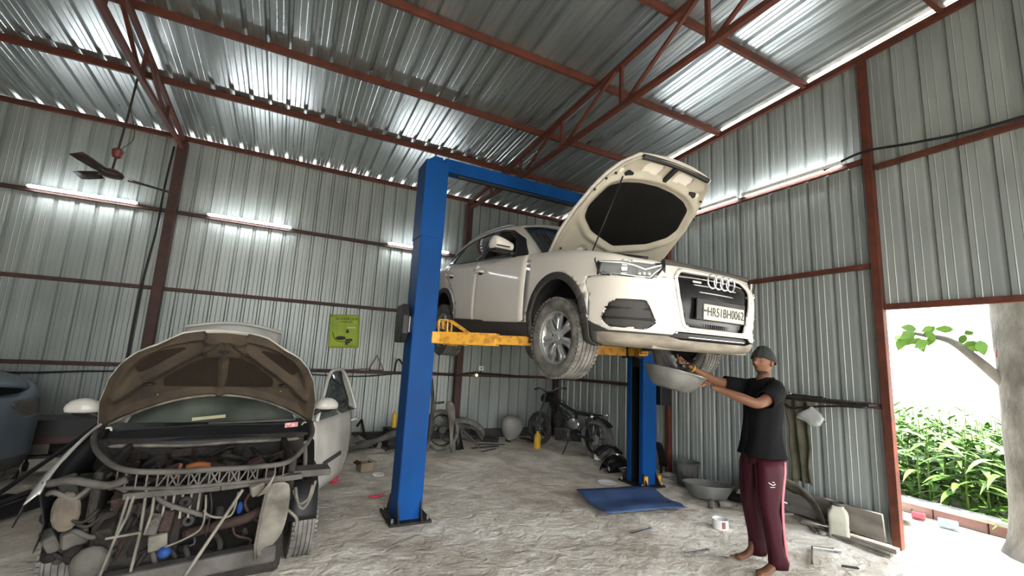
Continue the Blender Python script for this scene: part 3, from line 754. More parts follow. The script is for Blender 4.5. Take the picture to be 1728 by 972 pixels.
    for s in (-1, 1):
        q = rpoly([(.985, s*.38), (1.045, s*.37), (1.06, s*.44), (1.02, s*.47), (.975, s*.43)], .012); mb = MB(); mb.prism(q, -.006, .006, 'z'); mb.v = [HP(u, v, -.040+w) for u, v, w in mb.v]; mb.build('lamp_pocket', 'black', B)
        mb = MB()
        for sv, y in ((.93, .625), (.80, .665), (.66, .665), (.12, .62), (1.0, .565), (.14, .30)): mb.ball(HP(sv, s*y, -.048), .012, 8)
        split_loose(mb.build('rubber_stop', 'black', B, smooth=True))
        MB().bar(HP(.02, s*.66, -.03), (H0.x+.16, s*.70, H0.z-.02), .02, .05).build('hinge', 'black', B)
    MB().tube([(.10, -.62, .985), HP(.99, -.47, -.05)], .006, 8).build('bonnet_stay', 'black', A, smooth=True)
    # ---- engine bay, scuttle
    eb = MB(); eb.box((.12, 0, .60), (1.15, 1.35, .5)); eb.build('engine_bay', 'black', A)
    eb = MB()
    eb.box((.12, -.1, .89), (.55, .50, .07)); eb.box((.25, .42, .88), (.34, .26, .10)); eb.box((.1, -.52, .87), (.25, .18, .11)); eb.tube(cr_spline([(.4, -.4, .90), (.3, -.1, .95), (.35, .3, .93)], 5), .03, 8)
    eb.build('engine_cover', 'black', A, bevel=.02)
    MB().box((-.50, 0, .995), (.20, 1.34, .05), (0, .1, 0)).build('scuttle', 'black', A, bevel=.01)
    MB().tube([(.82, -.52, .872), (.84, 0, .872), (.82, .52, .872)], .022, 8).build('slam_panel', 'cladding', A)
    for s in (-1, 1):
        MB().tube(cr_spline([(.74, s*.60, .895), (.5, s*.70, .935), (.2, s*.755, .985), (-.1, s*.77, 1.015), (-.45, s*.765, 1.045)], 4), .012, 6).build('wing_seal', 'black', A, smooth=True)
        MB().tube(cr_spline([(-.43, s*.3, 1.07), (-.55, 0*s+s*.05, 1.09)], 2), .008, 6).build('wiper', 'black', A)
    # ---- underside
    ub = MB(); ub.box((-1.3, 0, .32), (4.1, 1.25, .16)); ub.box((-1.3, 0, .265), (2.0, 1.6, .06)); ub.build('floor_pan', 'dark_metal', A, bevel=.02)
    MB().box((.58, 0, .235), (.45, 1.15, .03)).build('undertray', 'apron', A, bevel=.01)
    for cx in (0, -2.603):
        for s in (-1, 1):
            g = MB(); g.lathe([(.43, .52), (.43, .86)], (cx, 0, .36), 'y', 20, PI, Matrix.Scale(1, 3) if s > 0 else Matrix.Scale(-1, 3, (0, 1, 0))); g.build('wheel_liner', 'black', A, smooth=True, solid=.005)
            MB().prism(ell(cx, .36, .43, .45, 20, 0, PI), s*.50, s*.52, 'y').build('liner_wall', 'black', A)
            g = MB(); g.tube([(cx, s*.50, .62), (cx, s*.62, .30)], .035, 10); g.bar((cx, s*.30, .26), (cx, s*.72, .22), .07, .04); g.tube([(cx+.06*math.cos(t*.7), s*.53+.06*math.sin(t*.7), .45+t*.008) for t in range(36)], .01, 6)
            g.build('suspension_strut', 'dark_metal', A, smooth='auto')
    g = MB(); g.tube(cr_spline([(.06, -.62, .66), (.14, -.66, .60), (.10, -.70, .52), (.02, -.68, .45)], 6), .012, 6); g.tube(cr_spline([(.16, -.60, .70), (.22, -.66, .60), (.16, -.70, .55), (.03, -.68, .50)], 6), .010, 6); split_loose(g.build('brake_hose', 'steel', A, smooth=True))
    dz = .245
    for cx in (0, -2.603):
        for s in (-1, 1): make_wheel(A, (cx-(.02 if cx < -1 else 0), s*.785, dz-.01*(cx < 0)), s, tm='rubber_dusty' if cx == 0 else 'rubber_dusty')
    return A
SUV = build_suv()
# ================================================================= TWO-POST LIFT
M['blue'] = mat('blue_gloss_paint', (.004, .056, .215), .5, 0, var=.3, scale=3, bump=.04, stretch=(1, 1, .4), spec=.1)
M['yellow'] = mat('chipped_yellow_paint', (.62, .31, .035), .5, 0, scale=13, col2=(.38, .17, .03), bump=.15, thr=(.38, .5))
M['yellow2'] = mat('yellow_plastic', (.60, .36, .03), .45, 0, bump=.05)
def build_lift():
    L = empty('two_post_lift', (1.25, 4.55, 0), (0, 0, 0), 'blue two-post vehicle lift with yellow arms holding up the white car', 'lift')
    ox, oy = 1.25, 4.55
    def column(cx, cy, s, zt):
        """s=+1: channel opens toward +x"""
        c = empty('column', (cx-ox, cy-oy, 0)); c.parent = L
        w, d, t = .23, .30, .012
        m = MB()
        m.box((-s*w/2, 0, zt/2), (t, d, zt))
        for q in (-1, 1):
            m.box((0, q*d/2, zt/2), (w, t, zt)); m.box((s*w/2, q*(d/2-.035), zt/2), (t, .07, zt))
        m.build('channel', 'blue', c, bevel=.003)
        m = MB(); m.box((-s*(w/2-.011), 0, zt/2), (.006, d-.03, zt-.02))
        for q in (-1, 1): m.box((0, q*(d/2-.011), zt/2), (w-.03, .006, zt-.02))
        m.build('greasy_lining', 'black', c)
        m = MB(); zs = 2.80
        m.box((-s*(w/2+.008), 0, (zs+zt)/2), (t, d+.03, zt-zs))
        for q in (-1, 1): m.box((0, q*(d/2+.008), (zs+zt)/2), (w+.012, t, zt-zs))
        m.build('upper_sleeve', 'blue', c, bevel=.003)
        m = MB(); m.box((0, 0, .012), (.40, .48, .024))
        m.build('base_plate', 'dark_metal', c, bevel=.003)
        for q in (-1, 1):
            for xx in (-.12, .10):
                MB().prism([(0, 0), (q*.10, 0), (0, .16)], xx-.006, xx+.006, 'x').build('gusset', 'dark_metal', c, loc=(0, q*.156, .024))
            for xx in (-.17, .17):
                MB().tube([(xx, q*.2, .02), (xx, q*.2, .06)], .012, 6).build('anchor_bolt', 'steel', c)
        m = MB(); m.box((0, 0, 1.86), (w*.8, d*.8, .62)); m.build('carriage', 'dark_metal', c, bevel=.01)
        m = MB(); m.box((s*.13, 0, 1.76), (.10, .34, .12)); m.build('carriage_head', 'yellow', c, bevel=.008)
        MB().tube([(s*.02, -.02, .05), (s*.02, -.02, zt-.05)], .012, 8).build('lift_chain', 'steel', c)
        return c
    def arm(cx, cy, px, py, pz):
        a = empty('arm', (cx-ox, cy-oy, 1.76)); a.parent = L
        d = Vector((px-cx, py-cy, 0)); ln = d.length; d.normalize(); n = Vector((-d.y, d.x, 0))
        MB().bar((0, 0, 0), d*ln*.62, .11, .125).build('outer_tube', 'yellow', a, bevel=.006)
        MB().bar(d*ln*.58, d*ln*.93, .085, .09).build('inner_tube', 'yellow', a, bevel=.006)
        e = d*ln
        MB().bar(d*ln*.90+Vector((0, 0, -.03)), e+d*.07+Vector((0, 0, -.03)), .15, .02).build('pad_bracket', 'yellow', a, bevel=.004)
        MB().tube([e+Vector((0, 0, -.05)), e+Vector((0, 0, pz-1.76-.025))], .028, 12).build('pad_screw', 'steel', a, smooth='auto')
        MB().lathe([(0, 0), (.055, 0), (.062, .008), (.062, .03), (0, .03)], e+Vector((0, 0, pz-1.76-.03)), n=18).build('lift_pad', 'rubber', a, smooth='auto')
        g = MB(); u = Vector((0, 0, 1))
        for q in (-.045, .045):
            b = n*q
            g.bar(b+d*.02+u*.05, b+d*.02+u*.19, .014, .014); g.bar(b+d*.02+u*.185, b+d*.12+u*.185, .014, .014, ); g.bar(b+d*.12+u*.185, b+d*.34+u*.06, .014, .014)
            g.bar(b+d*.12+u*.05, b+d*.12+u*.185, .014, .014)
        g.build('arm_guard', 'yellow', a)
        MB().tube([(0, 0, -.09), (0, 0, .09)], .05, 14).build('pivot_pin', 'dark_metal', a, smooth='auto')
    column(1.25, 4.55, 1, 3.64); column(4.51, 4.75, -1, 3.76)
    pads = {(1, 'f'): (2.145, 3.66, 1.78), (1, 'r'): (2.03, 5.25, 1.86), (-1, 'f'): (3.64, 3.75, 1.78), (-1, 'r'): (3.55, 5.33, 1.86)}
    arm(1.42, 4.45, *pads[(1, 'f')]); arm(1.42, 4.67, *pads[(1, 'r')]); arm(4.32, 4.62, *pads[(-1, 'f')]); arm(4.32, 4.88, *pads[(-1, 'r')])
    b = MB(); b.bar((.10, -.02, 3.66), (4.51-1.25, .20, 3.745), .14, .15); b.build('cross_beam', 'blue', L, bevel=.006)
    MB().bar((.25, -.10, 3.545), (3.1, .10, 3.63), .03, .03).build('cut_off_bar', 'black', L)
    m = MB(); m.prism([(-.10, 3.50), (-.10, 3.66), (-.03, 3.715), (.06, 3.72), (.10, 3.66), (.10, 3.50)], -.11, .11, 'y'); m.build('column_cap', 'blue', L, bevel=.004)
    MB().lathe([(0, -.05), (.05, -.05), (.05, .05), (0, .05)], (.02, -.0, 3.70), 'y', 16).build('chain_pulley', 'black', L, smooth='auto')
    m = MB(); m.prism([(-.12, -.19), (.12, -.19), (.17, -.10), (.17, .10), (.10, .20), (-.12, .20), (-.17, .08), (-.17, -.10)], -.035, .035, 'x')
    c = m.build('motor_cover', 'black', L, bevel=.012, loc=(-.19, .03, 1.88)); MB().box((.05, 0, 0), (.08, .12, .16)).build('cover_bracket', 'steel', c)
    cb = MB().box((4.80-ox, 4.70-oy, 1.30), (.20, .22, .50)).build('control_box', 'black', L, bevel=.01)
    MB().box((4.80-ox-.02, 4.70-oy-.115, 1.42), (.09, .006, .07)).build('box_label', 'white_plastic', cb)
    MB().box((4.66-ox, 4.70-oy, 1.40), (.1, .08, .08)).build('box_bracket', 'black', cb)
    for dx in (-.10, .13):
        MB().tube([(4.51+dx-ox, 4.56-oy, .03), (4.51+dx-ox, 4.56-oy, .15)], .028, 10).build('foot_guard', 'yellow', L, smooth='auto')
    MB().bar((4.395-ox, 4.635-oy, .05), (4.395-ox, 4.635-oy, 1.72), .006, .012).build('edge_strip', 'steel', L)
    return L
LIFT = build_lift()
# ================================================================= MECHANIC
M['skin'] = mat('brown_skin', (.15, .066, .036), .5, 0, var=.18, scale=9, bump=.05, sss=.06)
M['sole'] = mat('dusty_skin', (.20, .125, .09), .75, 0, var=.3, scale=20, bump=.1)
M['tshirt'] = mat('black_cotton', (.008, .008, .009), .9, 0, var=.25, scale=10, bump=.12, spec=.06)
M['maroon'] = mat('maroon_tracksuit', (.040, .005, .011), .55, 0, var=.35, scale=6, bump=.15, stretch=(1, 1, .35), spec=.15)
M['pinkstripe'] = mat('pink_stripe', (.42, .13, .15), .45, 0, var=.2, bump=.05)
M['greycap'] = mat('grey_knit_cap', (.020, .024, .021), .9, 0, var=.3, scale=60, bump=.4)
def skin_mesh(name, joints, edges, m, parent, root=0, sub=2, loc=(0, 0, 0)):
    """joints: name -> ((x,y,z),(rx,ry)); grows a continuous surface over the joint graph"""
    keys = list(joints); idx = {k: i for i, k in enumerate(keys)}
    me = bpy.data.meshes.new(name); me.from_pydata([joints[k][0] for k in keys], [(idx[a], idx[b]) for a, b in edges], [])
    o = bpy.data.objects.new(name, me); COL.objects.link(o); o.parent = parent
    md = o.modifiers.new('skin', 'SKIN'); md.use_smooth_shade = True; md.branch_smoothing = .4
    sl = me.skin_vertices[0].data
    for k in keys:
        r = joints[k][1]; r = r if isinstance(r, tuple) else (r, r); sl[idx[k]].radius = r
    sl[idx[keys[root]]].use_root = True
    s = o.modifiers.new('smooth', 'SUBSURF'); s.levels = sub; s.render_levels = sub
    # bake the surface so the figure is one plain mesh
    bpy.context.view_layer.update(); dg = bpy.context.evaluated_depsgraph_get()
    m2 = bpy.data.meshes.new_from_object(o.evaluated_get(dg)); o.modifiers.clear(); o.data = m2; bpy.data.meshes.remove(me)
    m2.materials.clear(); m2.materials.append(M[m] if isinstance(m, str) else m)
    m2.polygons.foreach_set('use_smooth', [True]*len(m2.polygons)); return o
def build_person():
    O = Vector((3.73, 2.50, 0)); Fd = Vector((-.925, .38, 0)); Ld = Vector((-.38, -.925, 0))
    A = empty('person', O, label='man in a black t-shirt, grey cap and maroon track pants reaching under the raised car', cat='person')
    def P(f, l, z): return tuple(Fd*f+Ld*l+Vector((0, 0, z)))
    # --- body: torso, legs, arms, neck (one surface)
    J = {'pelvis': (P(0, 0, .95), (.135, .105)), 'waist': (P(-.01, 0, 1.10), (.13, .10)), 'chest': (P(-.03, 0, 1.30), (.145, .11)), 'upper': (P(-.045, 0, 1.43), (.10, .08)), 'neck': (P(-.06, 0, 1.53), .060), 'skull0': (P(-.05, 0, 1.60), .058)}
    E = [('pelvis', 'waist'), ('waist', 'chest'), ('chest', 'upper'), ('upper', 'neck'), ('neck', 'skull0')]
    for s, n in ((1, 'L'), (-1, 'R')):
        J[n+'hip'] = (P(0, s*.10, .88), .085); J[n+'thigh'] = (P(.01, s*.11, .70), .078); J[n+'knee'] = (P(.03 if s > 0 else .02, s*.115, .50), .056)
        J[n+'calf'] = (P(.0, s*.12, .36), .055); J[n+'ankle'] = (P(-.035 if s > 0 else .0, s*.125, .10), .036)
        E += [('pelvis', n+'hip'), (n+'hip', n+'thigh'), (n+'thigh', n+'knee'), (n+'knee', n+'calf'), (n+'calf', n+'ankle')]
        J[n+'heel'] = (P(-.06 if s > 0 else -.03, s*.125, .045), .036); J[n+'ball'] = (P(.10, s*.14, .028), (.046, .022)); J[n+'toe'] = (P(.17, s*.145, .022), (.040, .015))
        E += [(n+'ankle', n+'heel'), (n+'ankle', n+'ball'), (n+'ball', n+'toe')]
    J['Lsh'] = (P(-.03, .17, 1.435), .062); J['Lup'] = (P(.05, .235, 1.39), .056); J['Lel'] = (P(.20, .265, 1.325), .045); J['Lfo'] = (P(.30, .22, 1.365), .044); J['Lwr'] = (P(.455, .11, 1.43), (.030, .024)); J['Lpa'] = (P(.50, .085, 1.445), (.036, .020))
    J['Rsh'] = (P(-.01, -.17, 1.44), .062); J['Rup'] = (P(.10, -.20, 1.45), .055); J['Rel'] = (P(.27, -.20, 1.475), .044); J['Rfo'] = (P(.38, -.17, 1.515), .042); J['Rwr'] = (P(.55, -.12, 1.585), (.028, .024)); J['Rpa'] = (P(.60, -.11, 1.61), (.034, .020))
    for n in 'LR': E += [('upper', n+'sh'), (n+'sh', n+'up'), (n+'up', n+'el'), (n+'el', n+'fo'), (n+'fo', n+'wr'), (n+'wr', n+'pa')]
    skin_mesh('body', J, E, 'skin', A)
    # --- fingers and thumbs
    def hand(c, d, side, up, curl, nme):
        c = Vector(c); d = Vector(d).normalized(); side = Vector(side); side = (side-d*side.dot(d)).normalized(); up = side.cross(d).normalized()*up
        h = {'palm': (c-d*.02, (.030, .017)), 'p2': (c+d*.03, (.034, .016))}; e = [('palm', 'p2')]
        for k, (off, ln) in enumerate(((-.028, .060), (-.010, .074), (.010, .070), (.028, .054))):
            b = c+d*.045+side*off; h['a%d' % k] = (b, .0092)
            q = b; dd = d.copy()
            for j, (fr, cu) in enumerate(((.45, curl*.5), (.32, curl), (.23, curl))):
                dd = (dd*math.cos(cu)-up*math.sin(cu)).normalized(); q = q+dd*ln*fr*1.15; h['%d_%d' % (k, j)] = (q, .0088-.0008*j)
                e.append((('a%d' % k) if j == 0 else '%d_%d' % (k, j-1), '%d_%d' % (k, j)))
            e.append(('p2', 'a%d' % k))
        b = c-side*.03; h['t0'] = (b, .011); h['t1'] = (b-side*.016+d*.030-up*.004, .0105); h['t2'] = (b-side*.010+d*.058-up*.010, .009); e += [('palm', 't0'), ('t0', 't1'), ('t1', 't2')]
        h = {k: (tuple(v[0]), v[1]) for k, v in h.items()}
        return skin_mesh(nme, h, e, 'skin', A, sub=2)
    v = lambda f, l, z: Fd*f+Ld*l+Vector((0, 0, z))
    hand(P(.525, .075, 1.452), v(1, -.25, .12), v(.1, .6, -.6), 1, .50, 'hand')
    hand(P(.625, -.10, 1.625), v(1, .15, .35), v(-.2, .5, -.7), 1, .62, 'hand')
    for s in (1, -1):                                  # toes
        h = {'b': (P(.12, s*.14, .022), (.040, .016))}; e = []
        for k in range(5):
            o = (k-2)*.017; a = P(.155-.004*abs(k-1)*1.2, s*.142+o*1.0, .016); b = P(.195-.010*(k if s < 0 else 4-k)*.9, s*.145+o*1.1, .013)
            h['m%d' % k] = (a, .0095); h['e%d' % k] = (b, .0090); e += [('b', 'm%d' % k), ('m%d' % k, 'e%d' % k)]
        skin_mesh('toes', h, e, 'skin', A, sub=1)
    # --- head: sculpted from a lat-long grid. local: +x face, +y left, z up
    HM = Matrix.Identity(3); hd = (Fd*.86+Ld*.34).normalized(); hl = Vector((0, 0, 1)).cross(hd); HM = Matrix((hd, hl, Vector((0, 0, 1)))).transposed()
    tilt = Matrix.Rotation(R(-4), 3, 'Y'); HC = Vector(P(-.045, 0, 1.668))
    NU, NV = 48, 40
    def G(p, c, s): return math.exp(-(((p[0]-c[0])/s[0])**2+((p[1]-c[1])/s[1])**2+((p[2]-c[2])/s[2])**2))
    def headpt(th, ph):
        x = math.sin(th)*math.cos(ph); y = math.sin(th)*math.sin(ph); z = math.cos(th)
        rx, ry, rz_ = .098, .077, .118
        X, Y, Z = x*rx, y*ry, z*rz_
        if Z < 0: k = -Z/rz_; Y *= 1-.28*k; X *= (1-.12*k) if X > 0 else (1-.42*k)
        p = (X, Y, Z)
        if X > 0:
            X += .026*G((0, Y, Z), (0, 0, -.018), (1, .013, .020))+.012*G((0, Y, Z), (0, 0, -.002), (1, .010, .02))      # nose
            X += .010*G((0, Y, Z), (0, 0, -.052), (1, .022, .007))+.008*G((0, Y, Z), (0, 0, -.066), (1, .020, .007))-.004*G((0, Y, Z), (0, 0, -.059), (1, .022, .003))
            X += .012*G((0, Y, Z), (0, 0, -.093), (1, .022, .016))                                                  # chin
            for s in (-1, 1): X += -.012*G((0, Y, Z), (0, s*.031, .008), (1, .015, .011))+.006*G((0, Y, Z), (0, s*.030, .026), (1, .022, .007))+.005*G((0, Y, Z), (0, s*.042, -.02), (1, .018, .016))
        return HC+HM @ (tilt @ Vector((X, Y, Z)))
    rows = [[headpt(PI*i/NV, 2*PI*k/NU) for k in range(NU+1)] for i in range(NV+1)]
    hdm = MB().grid(rows, flip=True).build('head', 'skin', A, smooth=True, weld=True)
    def HL(x, y, z): return HC+HM @ (tilt @ Vector((x, y, z)))
    for s in (-1, 1):
        MB().ball(HL(.0685, s*.031, .006), .0120, 14).build('eye', mat('eye_white', (.25, .22, .19), .2, bump=0), hdm, smooth=True)
        MB().ball(HL(.0775, s*.031, .005), .0055, 10).build('iris', 'ink', hdm, smooth=True)
        MB().tube([HL(.089, s*.018, .026), HL(.091, s*.032, .031), HL(.080, s*.048, .027)], [.003, .0042, .002], 6).build('eyebrow', 'ink', hdm, smooth=True)
        er = MB(); pts = []
        for k in range(15):
            a = -.5+k/14*5.2; pts.append(HL(-.004-.016*math.cos(a)*.9, s*(.079+.006*math.sin(a*.5)), -.008+.029*math.sin(a)))
        er.tube(pts, [.0045+.001*math.sin(k*.2) for k in range(15)], 7); er.ball(HL(-.002, s*.074, -.012), .02, 10, (1, .4, 1.3)); er.build('ear', 'skin', hdm, smooth=True)
    be = [[headpt(PI*i/NV, 2*PI*k/NU)+(headpt(PI*i/NV, 2*PI*k/NU)-HC).normalized()*.0025 for k in range(-11, 12)] for i in range(29, 37)]
    MB().grid(be, flip=True).build('beard', mat('short_beard', (.035, .022, .017), .9, scale=90, bump=.5, var=.5), hdm, smooth=True)
    be = [[headpt(PI*i/NV, 2*PI*k/NU)+(headpt(PI*i/NV, 2*PI*k/NU)-HC).normalized()*.0022 for k in (-2, -1, 0, 1, 2)] for i in (25, 25.6)]
    MB().grid(be, flip=True).build('moustache', 'ink', hdm, smooth=True)
    # cap
    rows = []
    for i in range(15):
        th = PI*i/NV*1.0; r = []
        for k in range(NU+1):
            ph = 2*PI*k/NU; lim = (.40+.14*(.5-.5*math.cos(ph)))*PI/ (15-1)*i     # deeper at the back
            p = headpt(lim, ph); d = (p-HC).normalized(); r.append(p+d*(.011+.002*math.sin(ph*9)+(.010 if i < 6 else 0)))
        rows.append(r)
    MB().grid(rows, flip=True).build('cap', 'greycap', A, smooth=True, solid=.006)
    # --- clothes: T-shirt and trousers as shells round the body
    def ringpts(c, rf, rl, n=28, ph=0, wr=0.0, seed=0):
        f, l, z = c; out = []
        for k in range(n+1):
            a = 2*PI*k/n; q = 1+wr*nz(math.cos(a)*2+seed, math.sin(a)*2, z*5)
            ca, sa = math.cos(a), math.sin(a); e = .8
            out.append(P(f+rf*q*math.copysign(abs(ca)**e, ca), l+rl*q*math.copysign(abs(sa)**e, sa), z+0*wr))
        return out
    SH = [((-.062, 0, 1.545), .060, .064), ((-.06, 0, 1.52), .072, .082), ((-.052, 0, 1.497), .085, .135), ((-.042, 0, 1.465), .105, .175), ((-.035, 0, 1.41), .122, .190), ((-.03, 0, 1.34), .130, .186), ((-.02, 0, 1.24), .126, .172), ((-.01, 0, 1.13), .122, .162), ((0, 0, 1.02), .132, .170), ((0, 0, .945), .148, .186), ((.0, 0, .885), .166, .206)]
    def folds(rows):
        out = []
        for j, r in enumerate(rows):
            k_ = min(1, max(0, (j-3)/5))*(1 if j < 9 else .5); n_ = len(r)-1
            out.append([tuple(Vector(p)+(Vector(p)-sum((Vector(q) for q in r), Vector())/len(r)).normalized()*k_*(.005*math.sin(7*2*PI*i/n_+j*.5)+.010*nz(math.cos(2*PI*i/n_)*1.6, math.sin(2*PI*i/n_)*1.6+j*.5, 3))) for i, p in enumerate(r)])
        return out
    MB().grid(folds([ringpts(c, a, b, 54) for c, a, b in SH])).build('t_shirt', 'tshirt', A, smooth=True, solid=.006, sub=1)
    def sleeve(a, b, c, r0, r1, r2):
        a, b, c = Vector(a), Vector(b), Vector(c)
        mb = MB(); mb.tube([a, a.lerp(b, .5), b, b.lerp(c, .55), c], [r0, (r0+r1)/2, r1, (r1+r2)/2, r2], 20, cap=False); return mb.build('sleeve', 'tshirt', A, smooth=True, solid=.005)
    sleeve(P(-.07, .09, 1.455), P(-.015, .185, 1.425), P(.125, .255, 1.36), .078, .082, .074)
    sleeve(P(-.05, -.09, 1.455), P(-.0, -.180, 1.435), P(.20, -.205, 1.465), .078, .080, .068)
    TR = [((0, 0, 1.0), .118, .150), ((0, 0, .93), .125, .160)]
    hips = MB(); hips.grid([ringpts(c, a, b, 32) for c, a, b in TR+[((0, 0, .86), .132, .170), ((0, 0, .82), .118, .165)]])
    for s in (1, -1):
        pts = [(.0, s*.085, .88), (.008, s*.098, .80), (.015, s*.105, .70), (.028, s*.112, .58), (.03, s*.115, .49), (.012, s*.118, .38), (-.005, s*.122, .26), (-.02, s*.125, .16), (-.025, s*.127, .10), (-.02, s*.128, .055)]
        rr = [.100, .102, .096, .084, .074, .068, .062, .061, .068, .060]
        hips.grid([ringpts(p, r*1.08, r*.98, 30, wr=.16 if i > 3 else .05, seed=i*.9+s) for i, (p, r) in enumerate(zip(pts, rr))])
    hips.build('track_pants', 'maroon', A, smooth=True, solid=.005)
    for s in (1,):
        rows = []
        pts = [(-.085, .145, .87), (-.078, .152, .78), (-.065, .152, .70), (-.045, .154, .58), (-.045, .150, .49), (-.05, .145, .38), (-.055, .148, .26), (-.065, .150, .16), (-.07, .152, .08)]
        for f, l, z in pts: rows.append([P(f-.030, l-.002, z), P(f-.012, l+.024, z), P(f+.012, l+.032, z)])
        MB().grid(rows).build('side_stripe', 'pinkstripe', A, smooth=True, solid=.004)
    mk = MB(); mk.tube(cr_spline([P(.03, .208, .705), P(.048, .206, .695), P(.065, .200, .702), P(.08, .194, .712)], 3), .003, 5); mk.tube([P(.04, .208, .716), P(.055, .205, .719)], .004, 5); mk.tube([P(.035, .207, .680), P(.07, .200, .678)], .002, 5)
    mk.build('pants_logo', 'white_plastic', A)
    w = Vector(P(.545, -.121, 1.583)); d = Vector(P(.60, -.11, 1.61))-Vector(P(.55, -.12, 1.585)); d.normalize(); x = d.orthogonal().normalized(); y = d.cross(x)
    MB().tube([w+(x*math.cos(t*PI/8)+y*math.sin(t*PI/8))*.033 for t in range(16)], .006, 6, closed=True).build('bracelet', 'yellow2', A, smooth=True)
    return A
build_person()
# steel bowl held under the engine
M['bowlsteel'] = mat('dull_aluminium', (.36, .36, .34), .4, .8, var=.35, scale=7, bump=.1)
M['oil'] = mat('black_oil', (.01, .009, .008), .12, 0, bump=0)
bw = empty('metal_bowl', (3.03, 2.84, 1.405), (R(6), R(11), 0), 'large dented aluminium basin held up under the raised car by the man', 'basin')
MB().lathe([(0, .0), (.12, .0), (.155, .012), (.20, .06), (.235, .115), (.25, .15), (.262, .154), (.264, .148), (.256, .142), (.243, .118), (.205, .055), (.155, .004), (.12, -.008), (0, -.008)], n=40).build('bowl', 'bowlsteel', bw, smooth='auto')
MB().lathe([(0, .07), (.198, .07)], n=32).build('drained_oil', 'oil', bw)
# ================================================================= STRIPPED HATCHBACK
M['oldwhite'] = mat('dusty_white_paint', (.50, .49, .45), .45, 0, scale=3, col2=(.33, .31, .28), bump=.03, coat=.25)
M['brownliner'] = mat('dusty_brown_bonnet_underside', (.052, .037, .023), .85, 0, scale=5, col2=(.022, .016, .011), bump=.4)
M['guts'] = mat('dirty_engine_parts', (.028, .023, .019), .75, .1, scale=7, col2=(.007, .006, .005), bump=.6)
M['guts2'] = mat('rusty_engine_parts', (.050, .027, .020), .8, .1, scale=8, col2=(.016, .010, .009), bump=.6)
M['greymet'] = mat('dusty_grey_bracket', (.10, .093, .082), .75, .1, scale=6, col2=(.04, .036, .032), bump=.3)
M['palemet'] = mat('pale_dirty_sheet', (.21, .195, .16), .75, .1, scale=6, col2=(.07, .063, .052), bump=.3)
M['tarp'] = mat('dusty_dark_glass', (.085, .095, .078), .35, 0, scale=3, col2=(.030, .036, .030), bump=.08)
M['blueplastic'] = mat('blue_plastic', (.012, .045, .18), .6, 0, bump=.05)
M['orange'] = mat('orange_rust', (.22, .07, .02), .7, 0, bump=.3)
